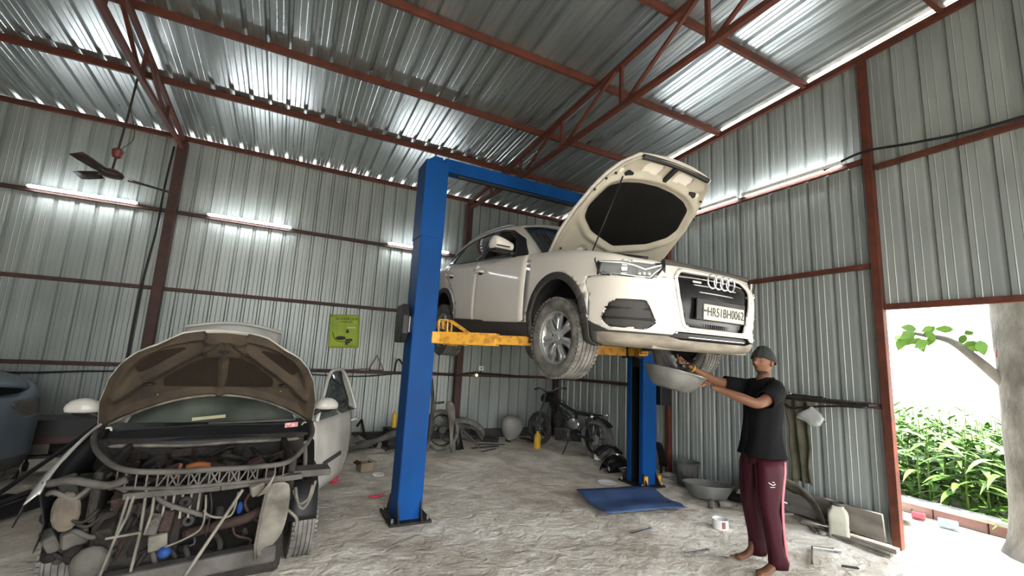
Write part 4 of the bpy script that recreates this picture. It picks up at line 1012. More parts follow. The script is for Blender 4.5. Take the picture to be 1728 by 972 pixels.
def build_wreck():
    A = empty('stripped_hatchback', (-.39, 4.0, 0), (0, 0, R(-86)), 'stripped white hatchback with its bonnet up, bumper gone and engine bay bare', 'car')
    # body side shell and cabin
    m = suv_body(); m.v = [(x*.90, y*.81, z*.90+.0) for x, y, z in m.v]; S = Shell(m)
    S.cut('front', [(2, -1), (2, 3), (-.42, 3), (-.42, -1)], 'xz')
    S.cut('hole', [(-2.343+.33, 0)]+ell(-2.343, .30, .33, .36, 20, 0, PI)+[(-2.343-.33, 0)], 'xz', lambda c: abs(c.y) > .4)
    S.cut('doorL', [(-.43, .32), (-.43, 1.1), (-1.40, 1.1), (-1.40, .32)], 'xz', lambda c: c.y > .4, over=('rest',))
    S.cut('doorR', [(-.47, .34), (-.47, 1.1), (-1.40, 1.1), (-1.40, .34)], 'xz', lambda c: c.y < -.4, over=('rest',))
    S.cut('sill', [(-.42, 0), (-.42, .30), (-4, .30), (-4, 0)], 'xz', over=('rest',))
    S.part('body_shell', ['rest'], 'oldwhite', A); S.part('sill', 'sill', 'cladding', A); S.part('door', 'doorR', 'oldwhite', A, gap=.003)
    m = suv_cabin(); m.v = [(x*.90+.02, y*.83, .905+(z-1.03)*1.06) for x, y, z in m.v]; C = Shell(m)
    C.cut('win', rpoly([(-.80, .99), (-1.22, 1.36), (-1.5, 1.39), (-2.1, 1.36), (-2.45, 1.24), (-2.5, 1.10), (-2.2, 1.0)], .03), 'xz', lambda c: abs(c.y) > .4 and c.z < 1.42)
    C.cut('screen', rpoly([(-.62, .82), (.62, .82), (.47, 1.40), (-.47, 1.40)], .04), 'yz', lambda c: c.x > -1.15 and abs(c.y) < .66)
    C.cut('hatch', [(-.6, .8), (.6, .8), (.6, 1.42), (-.6, 1.42)], 'yz', lambda c: c.x < -2.6)
    C.part('cabin_shell', 'rest', 'oldwhite', A, solid=.02); C.part('windscreen', 'screen', 'tarp', A, solid=.006); C.part('side_window', 'win', 'carglass', A, solid=.005, push=-.004)
    # raised tailgate behind
    P = []
    for i in range(7):
        t = i/6; r = []
        for k in range(17):
            y = (2*k/16-1); r.append((-2.55-.62*t, y*(.50+.07*t), 1.50+.27*t+.09*math.cos(y*PI/2)+(-.02 if t < .1 else 0)))
        P.append(r)
    MB().grid(P).build('tailgate', 'oldwhite', A, smooth=True, solid=.035)
    MB().tube([(x, y, z+.004) for x, y, z in P[-1]], .022, 8).build('tailgate_edge', 'carwhite', A, smooth=True)
    MB().tube([(-1.5, 0, 1.48), (-1.62, 0, 1.70)], .004, 5).build('aerial', 'black', A)
    # bonnet
    phi = R(53); H = (-.40, .95); B = empty('bonnet'); B.parent = A
    T = [(0, .725), (.26, .715), (.48, .665), (.62, .60), (.72, .52), (.80, .41), (.87, .27)]
    def hw(s):
        for (a, b), (c, d) in zip(T, T[1:]):
            if s <= c: t = (s-a)/(c-a); return b+(d-b)*t
        return .27
    def HP(s, y, n=0):
        c = n+.045*(1-(y/.72)**2); return (H[0]+s*math.cos(phi)-c*math.sin(phi), y, H[1]+s*math.sin(phi)+c*math.cos(phi))
    smn = lambda y: .27*max(0, 1-(y/.68)**2); smx = lambda y: .90-.10*(y/.4)**2 if abs(y) < .4 else .80
    def surf(NS, NY, f, m=0.0):
        rows = []
        for i in range(NS+1):
            t = i/NS; r = []
            for k in range(NY+1):
                q = 2*k/NY-1; y = q*(hw(t*.87)-m); s = smn(y)+m+(smx(y)-m*1.5-smn(y)-m)*t; r.append(HP(s, y, f(s, y, t, q)))
            rows.append(r)
        return rows
    a = surf(16, 24, lambda *q: 0); b = surf(16, 24, lambda *q: -.014); mb = MB(); mb.grid(a); mb.grid(b, flip=True)
    ea = a[0]+[r[-1] for r in a[1:]]+a[-1][::-1][1:]+[r[0] for r in a[::-1]][1:]; eb = b[0]+[r[-1] for r in b[1:]]+b[-1][::-1][1:]+[r[0] for r in b[::-1]][1:]
    mb.grid([ea, eb]); mb.build('outer_skin', 'oldwhite', B, smooth='auto', weld=True)
    def seg(px, py, ax, ay, bx, by):
        u = Vector((bx-ax, by-ay)); w = Vector((px-ax, py-ay)); t = max(0, min(1, w.dot(u)/u.length_squared)); return (w-u*t).length
    def inner(s, y, t, q):
        d = min(seg(s, abs(y), .80, .07, .42, .50), seg(s, abs(y), .42, .50, .30, .60), seg(s, abs(y), .8, 0, .25, 0)+.02 if True else 9)
        rim = min((1-abs(q))*.6, t*.7, (1-t)*.7); n = -.016
        n -= .050*max(0, 1-d/.06); n -= .045*max(0, 1-abs(rim-.055)/.05)
        if s > .66 and abs(y) < .13: n -= .03
        return n-.003*nz(s*14, y*14)
    MB().grid(surf(60, 70, inner, .003), flip=True).build('inner_frame', 'brownliner', B, smooth=True)
    M['recess_shade'] = mat('dirty_dark_felt', (.020, .014, .010), .95, 0, scale=6, bump=.4, spec=.1)  # dark patches stand in for the shade in the bonnet's recesses
    for poly in ([(.37, -.36), (.37, .36), (.45, .36), (.60, .20), (.67, .06), (.67, -.06), (.60, -.20), (.45, -.36)], [(.50, .50), (.57, .53), (.70, .40), (.74, .24), (.68, .24), (.60, .36)], [(.50, -.50), (.60, -.36), (.68, -.24), (.74, -.24), (.70, -.40), (.57, -.53)]):
        P = rpoly(poly, .03); cx = sum(a for a, b_ in P)/len(P); cy = sum(b_ for a, b_ in P)/len(P)
        rr_ = [[HP(cx+(a-cx)*f_, cy+(b_-cy)*f_, -.022) for a, b_ in P+[P[0]]] for f_ in (1, .66, .33, .02)]; MB().grid(rr_).build('recess_shade_patch', 'recess_shade', B, smooth=True)
    m = MB(); q = rpoly([(.70, -.105), (.70, .105), (.85, .12), (.85, -.12)], .015); m.prism(q, -.008, .008, 'z'); m.v = [HP(u, v, -.062+w) for u, v, w in m.v]; m.build('latch_plate', 'brownliner', B)
    MB().tube([HP(.755, -.03, -.075), HP(.75, 0, -.095), HP(.755, .03, -.075)], .008, 6).build('latch_hook', 'black', B)
    m = MB()
    for s_, y_ in ((.42, .44), (.42, -.44)): m = MB().ball(HP(s_, y_, -.05), .03, 8, (1, 1.4, .4)); m.build('rubber_stop', 'black', B, smooth=True)
    rim = [HP(smn(y)+.012, y, -.03) for y in [(.66*(k/10-1)) for k in range(21)]]; MB().tube(rim, .011, 6).build('rear_lip', 'palemet', B, smooth=True)
    for s in (-1, 1): MB().bar(HP(.0, s*.69, -.02), (-.25, s*.70, .86), .02, .04).build('hinge', 'guts', B)
    # scuttle: light lip, wiper panel, wipers, sticker
    rows = []
    for k in range(25):
        y = -.70+1.40*k/24; c = .10*(1-(y/.7)**2); rows.append([(-.50+c, y, .955), (-.43+c, y, .90), (-.34+c, y, .865), (-.30+c, y, .82), (-.33+c, y, .80)])
    MB().grid(rows).build('scuttle_panel', 'black', A, smooth=True, solid=.004)
    MB().tube([(-.285+.10*(1-(y/.7)**2), y, .822+.008*nz(y*3)) for y in [-.70+1.4*k/24 for k in range(25)]], .014, 8).build('scuttle_lip', 'palemet', A, smooth=True)
    MB().tube([(-.34, -.60, .915), (-.30, -.1, .945), (-.33, .55, .93)], .009, 6).build('wiper', 'black', A); MB().tube([(-.35, -.05, .95), (-.33, .58, .965)], .008, 6).build('wiper', 'greymet', A)
    MB().bar((-.32, -.16, .99), (-.32, .06, 1.01), .006, .025).build('paint_scrap', mat('pale_yellow_scrap', (.26, .24, .14), .6, bump=.1), A)  # pale yellow bar low across the windscreen
    st = MB().bar((-.30, .50, .925), (-.31, .60, .93), .004, .038).build('warning_sticker', mat('red_and_white_sticker', (.62, .52, .50), .5, scale=40, col2=(.5, .08, .07), bump=0), A)
    # slam panel: swept front frame with lattice
    path = cr_spline([(-.30, -.70, .93), (.0, -.66, .93), (.35, -.56, .90), (.58, -.40, .845), (.68, -.18, .835), (.70, .05, .835), (.69, .28, .83), (.62, .46, .83), (.45, .57, .88), (.15, .66, .93), (-.25, .70, .95)], 5)
    MB().tube([(p.x, p.y, p.z) for p in path], .017, 8).build('front_frame', 'greymet', A, smooth=True)
    def onp(y, z):
        pts = [p for p in path if p.x > .3]
        b = min(pts, key=lambda p: abs(p.y-y)); return (b.x, y, z)
    low = [onp(-.44+.94*k/14, .745) for k in range(15)]; MB().tube(low, .013, 6).build('frame_lower_bar', 'greymet', A, smooth=True)
    ys = [-.42+.86*k/17 for k in range(18)]
    for i, y in enumerate(ys):
        MB().bar(onp(y, .745), onp(y, .835), .008, .010, up=(1, 0, 0)).build('lattice_strut', 'greymet', A)
        if 3 < i < 14: MB().bar(onp(y, .745), onp(ys[i+1], .835), .008, .008, up=(1, 0, 0)).build('lattice_strut', 'greymet', A)
        if 3 < i < 14 and i % 2: MB().bar(onp(y, .835), onp(ys[i+1], .745), .008, .008, up=(1, 0, 0)).build('lattice_strut', 'greymet', A)
    m = MB(); m.bar((.66, -.36, .715), (.69, .1, .725), .04, .035); m.bar((.69, .1, .725), (.62, .56, .735), .04, .035); m.build('cross_bar', 'greymet', A, bevel=.006)
    # lower cross member
    m = MB(); m.bar((.66, -.40, .26), (.66, .45, .30), .10, .10); m.build('lower_cross_member', 'greymet', A, bevel=.015)
    # side brackets
    m = MB(); m.v = []; rows = [[(.69, .355, .73), (.70, .42, .73), (.69, .49, .73)], [(.69, .345, .62), (.69, .43, .61), (.68, .50, .61)], [(.71, .33, .50), (.66, .42, .50), (.67, .50, .50)], [(.72, .325, .38), (.69, .41, .37), (.68, .475, .39)], [(.72, .335, .29), (.71, .38, .30), (.69, .43, .35)]]
    m.grid(rows); m.build('side_bracket', 'palemet', A, solid=.006, sub=1)
    MB().tube([(.72, .355, .73), (.715, .335, .55), (.73, .325, .38), (.735, .335, .29)], .007, 6).build('bracket_flange', 'palemet', A, smooth=True)
    MB().box((.70, .30, .70), (.05, .08, .07), (.3, .2, .3)).build('broken_bracket', 'palemet', A, bevel=.01)
    MB().prism([(.30, .66), (.36, .68), (.39, .80), (.36, .74)], .72, .735, 'x').build('broken_tab', 'palemet', A)
    for a_, b_ in (((.68, -.335, .72), (.69, -.40, .30)), ((.68, -.31, .72), (.69, -.36, .50)), ((.67, -.26, .74), (.68, -.27, .28)), ((.67, -.22, .72), (.67, -.235, .50))):
        MB().tube([a_, ((a_[0]+b_[0])/2, (a_[1]+b_[1])/2+.01, (a_[2]+b_[2])/2), b_], .008, 6).build('thin_strut', 'palemet', A)
    MB().bar((.69, -.40, .51), (.69, -.25, .52), .012, .012).build('thin_strut', 'palemet', A)
    # radiator tank fins and boxes
    for k in range(5): MB().box((.60, -.17+.042*k, .635), (.05, .012, .17)).build('radiator_fin', 'palemet', A)
    MB().box((.57, -.09, .64), (.04, .21, .19)).build('radiator_tank', 'guts', A)
    MB().box((.52, .13, .50), (.06, .42, .36)).build('radiator_core', 'felt', A)
    # dark floor of the bay, engine block and walls
    m = MB(); m.box((.18, 0, .36), (.72, 1.0, .50)); m.build('engine_block', 'guts', A, bevel=.04)
    MB().box((-.28, 0, .62), (.06, 1.36, .50)).build('bulkhead', 'guts', A)
    for s in (-1, 1):
        MB().box((.15, s*.50, .70), (.85, .05, .28)).build('inner_wing', 'guts', A, bevel=.02)
        m = MB(); m.lathe([(.33, .49), (.33, .73)], (0, 0, .35), 'y', 18, PI*.62, Matrix.Scale(1, 3) if s > 0 else Matrix.Scale(-1, 3, (0, 1, 0))); m.build('wheel_liner', 'black', A, smooth=True, solid=.006)
    rnd = random.Random(11)
    for k in range(46):                                   # loose pieces filling the bay
        x = rnd.uniform(-.20, .56); y = rnd.uniform(-.48, .50); z = rnd.uniform(.66, .775); mm = rnd.choice(['guts', 'guts2', 'guts2', 'guts', 'brownliner']); t = rnd.random()
        if t < .35: MB().box((x, y, z), (rnd.uniform(.05, .16), rnd.uniform(.05, .16), rnd.uniform(.03, .09)), (rnd.uniform(-.5, .5), rnd.uniform(-.5, .5), rnd.uniform(0, 3))).build('engine_part', mm, A, bevel=.01)
        elif t < .8:
            p = [(x, y, z), (x+rnd.uniform(-.1, .1), y+rnd.uniform(.02, .12), z+rnd.uniform(-.02, .06)), (x+rnd.uniform(-.1, .1), y+rnd.uniform(.12, .22), z+rnd.uniform(-.03, .05)), (x+rnd.uniform(-.12, .12), y+rnd.uniform(.2, .3), z-.04)]
            MB().tube(cr_spline(p, 4), rnd.uniform(.010, .022), 8).build('hose', mm, A, smooth=True)
        else: MB().lathe([(0, -.03), (.035, -.03), (.04, -.02), (.04, .02), (.03, .035), (0, .035)], (x, y, z), rnd.choice('xyz'), 14).build('pulley', mm, A, smooth='auto')
    MB().tube(cr_spline([(.45, -.10, .80), (.46, -.04, .815), (.44, .02, .80)], 4), .02, 8).build('engine_part', 'orange', A, smooth=True); MB().bar((.62, -.135, .775), (.60, -.12, .86), .008, .012).build('hose', 'orange', A)
    # lower front: boxes, lumps, hoses
    rnd = random.Random(5)
    for k in range(44):
        x = rnd.uniform(.42, .60); y = rnd.choice([rnd.uniform(-.42, -.10), rnd.uniform(-.40, .33)]); z = rnd.uniform(.36, .68); mm = rnd.choice(['guts', 'guts2', 'guts', 'greymet' if y < -.1 else 'guts', 'black']); t = rnd.random()
        if t < .5: MB().box((x, y, z), (rnd.uniform(.05, .12), rnd.uniform(.04, .13), rnd.uniform(.04, .12)), (rnd.uniform(-.4, .4), rnd.uniform(-.4, .4), rnd.uniform(-.4, .4))).build('engine_part', mm, A, bevel=.012)
        elif t < .85:
            p = [(x, y, z), (x+.04, y+rnd.uniform(-.06, .08), z-rnd.uniform(.03, .1)), (x+.02, y+rnd.uniform(-.05, .12), z-rnd.uniform(.08, .2)), (x-.02, y+rnd.uniform(-.02, .2), z-rnd.uniform(.1, .28))]
            MB().tube(cr_spline(p, 4), rnd.uniform(.008, .018), 8).build('hose', mm, A, smooth=True)
        else: MB().lathe([(.012, -.02), (.03, -.02), (.036, -.012), (.036, .012), (.03, .02), (.012, .02)], (x+.04, y, z), 'x', 14).build('pulley', mm, A, smooth='auto')
    MB().lathe([(.013, -.02), (.03, -.02), (.034, .01), (.02, .03), (.013, .03)], (.62, -.20, .55), 'x', 16).build('pulley', 'greymet', A, smooth='auto')
    for p, r, mm in (([(.63, -.24, .72), (.66, -.17, .66), (.68, -.08, .62), (.66, .02, .57), (.62, .06, .54)], .014, 'greymet'), ([(.66, .03, .68), (.69, .04, .60), (.69, .03, .50), (.69, -.05, .45), (.68, -.13, .42)], .006, 'palemet'),
                     ([(.68, .03, .60), (.69, .06, .57), (.69, .12, .55), (.68, .18, .56), (.66, .2, .68)], .007, 'palemet'), ([(.69, .22, .70), (.74, .14, .56), (.78, .06, .42), (.82, -.01, .30)], .010, 'palemet'), ([(.66, .05, .7), (.68, .07, .6), (.67, .06, .45)], .005, 'guts'),
                     ([(.55, -.05, .43), (.62, .1, .48), (.62, .25, .50), (.58, .34, .53)], .03, 'guts2')):
        MB().tube(cr_spline(p, 6), r, 8).build('hose', mm, A, smooth=True)
    MB().ball((.66, -.13, .385), .036, 12, (1, 1, .9)).build('washer_bottle_cap', 'blueplastic', A, smooth=True); MB().ball((.58, .22, .56), .024, 10, (1, .8, 1.6)).build('connector', 'blueplastic', A, smooth=True)
    MB().box((.64, -.17, .44), (.04, .09, .09), (.1, .1, .1)).build('engine_part', 'palemet', A, bevel=.01)
    # left wing hanging open: white edge and dark liner
    e = [(-.52, -.70, .975), (-.32, -.715, .955), (-.05, -.735, .905), (.20, -.745, .85), (.42, -.745, .79), (.58, -.735, .745)]
    top = cr_spline(e, 5); rows = [[(p.x, p.y, p.z) for p in top], [(p.x, p.y-.045, p.z-.05) for p in top], [(p.x, p.y-.07, p.z-.16) for p in top], [(p.x, p.y-.06, max(.50, .31+math.sqrt(max(0, .34**2-p.x**2))) if abs(p.x) < .33 else .32) for p in top]]
    MB().grid(rows[:2]).build('front_wing', 'oldwhite', A, smooth=True, solid=.006); MB().grid(rows[1:3]).build('wing_liner', 'black', A, smooth=True, solid=.006); MB().tube([(p.x, p.y+.006, p.z) for p in top], [.012]*16+[.008]*10 if len(top) == 26 else .009, 6).build('wing_edge', 'oldwhite', A, smooth=True)
    m = MB(); m.grid([[(p.x, p.y+.012, p.z-.02) for p in top], [(p.x, p.y+.05, p.z-.16) for p in top], [(p.x, p.y+.03, p.z-.30) for p in top]]); m.build('wing_liner', 'black', A, smooth=True, solid=.004)
    rnd = random.Random(23)
    for k in range(30):
        y = rnd.uniform(-.72, -.42); x = rnd.uniform(.30, .56); z = rnd.uniform(.30, .78)
        if k % 4 == 1: MB().ball((x, y, z), rnd.uniform(.03, .06), 10, (1, rnd.uniform(.6, 1.3), rnd.uniform(.7, 1.4))).build('inner_bracket', rnd.choice(['guts', 'greymet', 'guts']), A, smooth=True)
        elif k % 2: MB().box((x, y, z), (rnd.uniform(.06, .12), rnd.uniform(.05, .13), rnd.uniform(.05, .12)), (rnd.uniform(-.5, .5), rnd.uniform(-.5, .5), rnd.uniform(-.5, .5))).build('inner_bracket', rnd.choice(['guts', 'greymet', 'guts']), A, bevel=.015)
        else: MB().tube(cr_spline([(x, y, z), (x+.05, y+.04, z+.02), (x+.06, y+.12, z-.02), (x+.02, y+.18, z+.03)], 4), rnd.uniform(.008, .016), 6).build('hose', rnd.choice(['guts', 'greymet']), A, smooth=True)
    MB().ball((.60, -.60, .645), .10, 14, (.35, .62, 1.05), (.1, 0, .15)).build('lamp_bracket', mat('beige_dusty_plastic', (.12, .10, .075), .85, scale=8, bump=.3, var=.5), A, bevel=.03)
    MB().tube(cr_spline([(.45, -.74, .76), (.58, -.60, .80), (.62, -.45, .77), (.64, -.36, .80)], 5), .022, 8).build('inner_bracket', 'greymet', A, smooth=True)
    MB().ball((.60, -.46, .36), .10, 12, (.6, .9, .9)).build('inner_bracket', 'greymet', A, smooth=True)
    # right wing remains, wheel arch
    MB().grid([[(-.42, .74, .95), (-.30, .735, .90), (-.18, .72, .84)], [(-.40, .765, .78), (-.30, .765, .75), (-.22, .76, .70)], [(-.38, .775, .60), (-.33, .775, .58), (-.28, .77, .56)], [(-.37, .77, .42), (-.35, .77, .42), (-.32, .77, .42)], [(-.36, .765, .27), (-.355, .765, .27), (-.35, .765, .27)]]).build('front_wing', 'oldwhite', A, smooth=True, solid=.008, sub=1)
    m = MB(); m.prism(rpoly([(-.05, .62), (.02, .90), (.30, .90), (.42, .74), (.40, .64)], .03), .62, .66, 'y'); m.build('wing_liner', 'felt', A)
    MB().tube(cr_spline([(.40, .58, .92), (.38, .60, .80), (.42, .60, .73)], 4), .016, 8).build('inner_bracket', 'greymet', A, smooth=True)
    m = MB(); m.box((.50, .63, .735), (.16, .24, .045)); m.build('inner_bracket', 'greymet', A, bevel=.006)
    for p in ([(.60, .53, .66), (.62, .56, .56), (.60, .62, .58), (.58, .64, .66)], [(.58, .52, .64), (.60, .58, .52), (.58, .63, .56), (.56, .66, .68)], [(.60, .50, .52), (.62, .56, .46), (.60, .56, .38)]): MB().tube(cr_spline(p, 6), .010, 8).build('hose', 'palemet', A, smooth=True)
    # wheels
    for x, s in ((0, 1), (0, -1), (-2.343, 1), (-2.343, -1)):
        w = make_wheel(A, (x, s*.665, .285), s, rad=.29, width=.175, rim=.18, spokes=8, tm='rubber_dusty', rm='greymet')
    # open door
    D = empty('door', (-.44, .735, 0), (0, 0, R(-31))); D.parent = A
    # local: -x runs to the rear edge
    rows = []; zs = [.28, .34, .45, .60, .75, .86, .93]
    for z in zs:
        L = .86+.12*math.sin((z-.28)/.65*PI*.5); r = []
        for k in range(13):
            t = k/12; r.append((-.0-L*t, .045*math.sin(PI*min(1, (z-.2)/.75))+.015*math.sin(PI*t), z))
        rows.append(r)
    MB().grid(rows, flip=True).build('door_skin', 'oldwhite', D, smooth=True, solid=.05)
    fr = [(-.02, .03, .93), (-.22, -.02, 1.12), (-.42, -.07, 1.30), (-.60, -.10, 1.36), (-.85, -.11, 1.36), (-.98, -.09, 1.28), (-1.04, 0, 1.02), (-1.03, .03, .93)]
    MB().tube(cr_spline(fr, 4), .017, 8).build('window_frame', 'oldwhite', D, smooth=True); MB().tube([(-.80, -.10, 1.35), (-.86, .02, .93)], .010, 6).build('window_divider', 'black', D)
    g = cr_spline(fr, 4); MB().grid([[(p.x, p.y, p.z) for p in g], [(p.x, .03, .93) for p in g]]).build('window_glass', 'carglass', D, smooth=True, solid=.004)
    MB().tube(cr_spline([(-.86, .05, .83), (-.90, .085, .835), (-.97, .085, .832), (-1.0, .05, .83)], 3), .012, 8).build('door_handle', 'oldwhite', D, smooth=True)
    MB().bar((-.20, .065, .52), (-.60, .07, .54), .012, .035).build('rubbing_strip', 'cladding', D)
    # mirrors
    for s in (-1, 1):
        g = MB(); g.ball((-.50, s*.845, 1.06), .1, 16, (.55, 1.1, .75)); g.v = [(x, y, max(z, 1.035)) for x, y, z in g.v]; g.build('wing_mirror', 'oldwhite' if True else 'black', A, smooth=True)
        MB().tube([(-.46, s*.70, .98), (-.48, s*.80, 1.03)], .022, 8).build('mirror_stem', 'black', A); MB().ball((-.53, s*.845, 1.03), .075, 12, (.4, 1.0, .45)).build('mirror_glass', 'black', A, smooth=True)
    return A
build_wreck()

# ---------------------------------------------------------------- silver-blue car at the left edge
M['bluegrey'] = mat('dusty_grey_blue_paint', (.085, .105, .125), .5, .2, scale=3, var=.3, bump=.03)
def build_corner_car():
    A = empty('parked_car', (-3.30, 6.40, 0), (0, 0, R(-52)), 'dusty grey-blue car cut off by the left edge of the photo', 'car'); A.scale = (1.08, 1.08, 1.1)
    S = Shell(suv_body()); arch = lambda cx, r: [(cx+r, .0)]+ell(cx, .36, r, r+.02, 20, 0, PI)+[(cx-r, .0)]; SD = lambda c: abs(c.y) > .5; F = lambda c: c.x > .3
    for cx in (0, -2.603): S.cut('hole', arch(cx, .38), 'xz', SD)
    S.cut('grille', rpoly([(-.45, .78), (.45, .78), (.40, .5), (-.40, .5)], .04), 'yz', F); S.cut('lamp', rpoly([(.41, .85), (-.25, .84), (-.15, .70), (.33, .72)], .02), 'wz', F)
    S.cut('low', [(1.2, 0), (1.2, .36), (-3.6, .36), (-3.6, 0)], 'xz', over=('rest',))
    S.part('body_shell', 'rest', 'bluegrey', A); S.part('lower_cladding', 'low', 'cladding', A); S.part('grille', 'grille', 'black', A); S.part('headlamp', 'lamp', 'greymet', A)
    rows = []
    for i in range(9):
        x = -.45+1.20*i/8; rows.append([(x, y*(.78-.18*max(0, x)**2), 1.04-.10*max(0, x-.1)-.02*(y*y)*2+.03) for y in [k/6-1 for k in range(13)]])
    MB().grid(rows).build('bonnet', 'bluegrey', A, smooth=True, solid=.02)
    C = Shell(suv_cabin()); sd = lambda c: abs(c.y) > .5 and c.z < 1.52 and c.x > -3.05
    C.cut('win', rpoly([(-.85, 1.10), (-1.30, 1.44), (-1.9, 1.47), (-2.6, 1.40), (-2.9, 1.2), (-2.2, 1.12)], .03), 'xz', sd); C.cut('screen', rpoly([(-.66, 1.0), (.66, 1.0), (.54, 1.50), (-.54, 1.50)], .03), 'yz', lambda c: c.x > -1.28 and abs(c.y) < .72)
    C.part('cabin_shell', 'rest', 'bluegrey', A, solid=.02); C.part('side_window', 'win', 'carglass', A, solid=.005); C.part('windscreen', 'screen', 'carglass', A, solid=.005)
    for cx in (0, -2.603):
        for s in (-1, 1):
            make_wheel(A, (cx, s*.785, .345), s, tm='rubber_dusty', rm='greymet', spokes=6)
            MB().prism(ell(cx, .36, .42, .42, 16, 0, PI), s*.50, s*.52, 'y').build('liner_wall', 'black', A)
    MB().box((-1.3, 0, .45), (3.8, 1.2, .3)).build('floor_pan', 'black', A)
build_corner_car()
# ================================================================= CEILING FAN, POSTER, WALL FITTINGS
M['fanbrown'] = mat('dark_brown_enamel', (.045, .028, .024), .4, .1, bump=.02)
f = empty('ceiling_fan', (-2.08, 6.70, 3.52), (R(2), R(4), R(21)), 'dark brown ceiling fan hanging on a rod from the roof truss', 'fan')
MB().lathe([(0, -.045), (.05, -.045), (.11, -.03), (.125, 0), (.11, .03), (.06, .055), (.03, .06), (0, .06)], n=28).build('motor', 'fanbrown', f, smooth='auto')
MB().tube([(0, 0, .05), (-.01, .0, .75), (-.03, .02, 1.35)], .012, 8).build('down_rod', 'fanbrown', f, smooth='auto')
MB().lathe([(.012, .20), (.045, .22), (.06, .30), (.03, .33), (.012, .33)], n=18).build('lower_canopy', mat('red_brown_canopy', (.16, .04, .03), .5, bump=.02), f, smooth='auto')
MB().tube(cr_spline([(-.02, .01, .9), (.10, .02, .55), (.02, 0, .33)], 6), .004, 5).build('wire', 'black', f)
for k in range(3):
    a = R(-4+120*k); m = MB(); rows = [[(x, w_*q, -.01+.026*q) for q in (-1, 0, 1)] for x, w_ in ((.16, .035), (.25, .055), (.45, .062), (.60, .055))]
    m.grid(rows); b = m.build('blade', 'fanbrown', f, smooth=True, solid=.004, rot=(0, 0, a)); MB().bar((.10, 0, -.01), (.20, 0, -.008), .03, .008).build('blade_iron', 'steel', b)
M['postergreen'] = mat('yellow_green_print', (.42, .50, .05), .6, 0, scale=3, col2=(.24, .36, .04), bump=.02)
p = empty('wall_poster', (.93, YB-.035, 1.90), (0, R(-3), 0), 'yellow-green poster with a dark heading stuck on the back wall sheets', 'poster')
m = MB(); m.grid([[(-.25+.5*k/12, .012*math.sin(k*1.1)-.006, -.29+.58*j/8) for k in range(13)] for j in range(9)]); m.build('sheet', 'postergreen', p, smooth=True, solid=.003)
me = text_mesh('AGRABROOK', .062, .001); me.materials.append(M['ink']); link('heading', me, None, p, loc=(.03, -.024, .215), rot=(R(90), 0, 0))
MB().box((.02, -.022, .165), (.20, .004, .010)).build('sub_heading', 'ink', p); MB().box((.11, -.024, .065), (.14, .004, .028)).build('white_band', mat('pale_print', (.62, .66, .40), .6, bump=0), p)
m = MB(); m.prism([(0, 0), (.05, 0), (.045, .06), (.02, .065), (.005, .03)], -.026, -.022, 'y'); m.build('figure_print', 'ink', p, loc=(.02, 0, -.03)); 
m = MB(); m.prism(ell(-.06, -.12, .085, .035, 14), -.026, -.022, 'y'); m.build('dark_print', 'ink', p); m = MB(); m.prism([(.02, -.14), (.13, -.13), (.14, -.16), (.10, -.17), (.10, -.21), (.06, -.21), (.06, -.24), (.02, -.24)], -.026, -.022, 'y'); m.build('machine_print', 'ink', p)
MB().tube(cr_spline([(-.20, -.024, -.02), (-.15, -.024, -.14), (-.05, -.024, -.18), (.14, -.024, -.17)], 6), .008, 5).build('curve_print', mat('green_print', (.10, .20, .02), .6, bump=0), p)
s = empty('switch_box', (3.60, YB-.055, 1.345), label='small white switch box on the lowest rail of the back wall', cat='switch')
MB().box((0, 0, 0), (.11, .04, .09)).build('box', 'white_plastic', s, bevel=.005); MB().box((.0, -.022, 0), (.03, .008, .03)).build('rocker', 'greymet', s)
MB().box((-.08, 0, -.10), (.16, .05, .05)).build('socket_strip', 'black', s, bevel=.004)
MB().ball((-.10, -.04, -.14), .022, 10).build('indicator', mat('indicator_glow', (1, .95, .5), .4, emit=(1, .92, .45), estr=3, bump=0), s, smooth=True)
def cable(name, pts, r, label, m='black', cat='cable'):
    o = MB().tube(cr_spline(pts, 6), r, 6).build(name, m, None, smooth=True); return tag(o, label, cat)
cable('power_cable', [(-1.90, YB-.09, 4.6), (-1.93, YB-.07, 4.0), (-1.94, YB-.07, 3.2), (-1.99, YB-.06, 2.4), (-2.0, YB-.06, 1.4), (-2.0, YB-.06, .3)], .014, 'black cable running down the back wall left of the brown post')
cable('power_cable', [(-3.9, YB-.09, 1.12), (-3.2, YB-.09, 1.06), (-2.4, YB-.09, 1.10), (-1.85, YB-.19, 1.12), (-.5, YB-.09, 1.17), (1.2, YB-.09, 1.12), (2.3, YB-.09, 1.24), (3.0, YB-.20, 1.19), (3.4, YB-.09, 1.25), (4.4, YB-.09, 1.22)], .012, 'black cable sagging along the lowest rail of the back wall')
cable('power_cable', [(XR-.10, 2.70, 3.93), (XR-.11, 2.30, 3.99), (XR-.10, 1.9, 3.92), (XR-.09, 1.4, 3.85), (XR-.08, .6, 3.84), (XR-.08, -.3, 3.85)], .013, 'black cable leaving the right wall lamp and running over the doorway')
t = empty('warning_triangle', (1.53, YB-.10, 1.25), (0, 0, 0), 'dusty red warning triangle standing on the rail of the back wall', 'triangle')
MB().tube([(-.13, 0, 0), (.13, 0, 0), (.0, .02, .25)], .018, 6, closed=True).build('frame', mat('faded_red', (.22, .05, .035), .6, bump=.1), t); MB().box((0, 0, -.02), (.22, .06, .02)).build('foot', 'black', t)
MB().tube([(-.15, -.02, .01), (-.5, -.03, -.02), (-1.0, -.03, -.05)], .008, 6).build('rod', 'greymet', t)
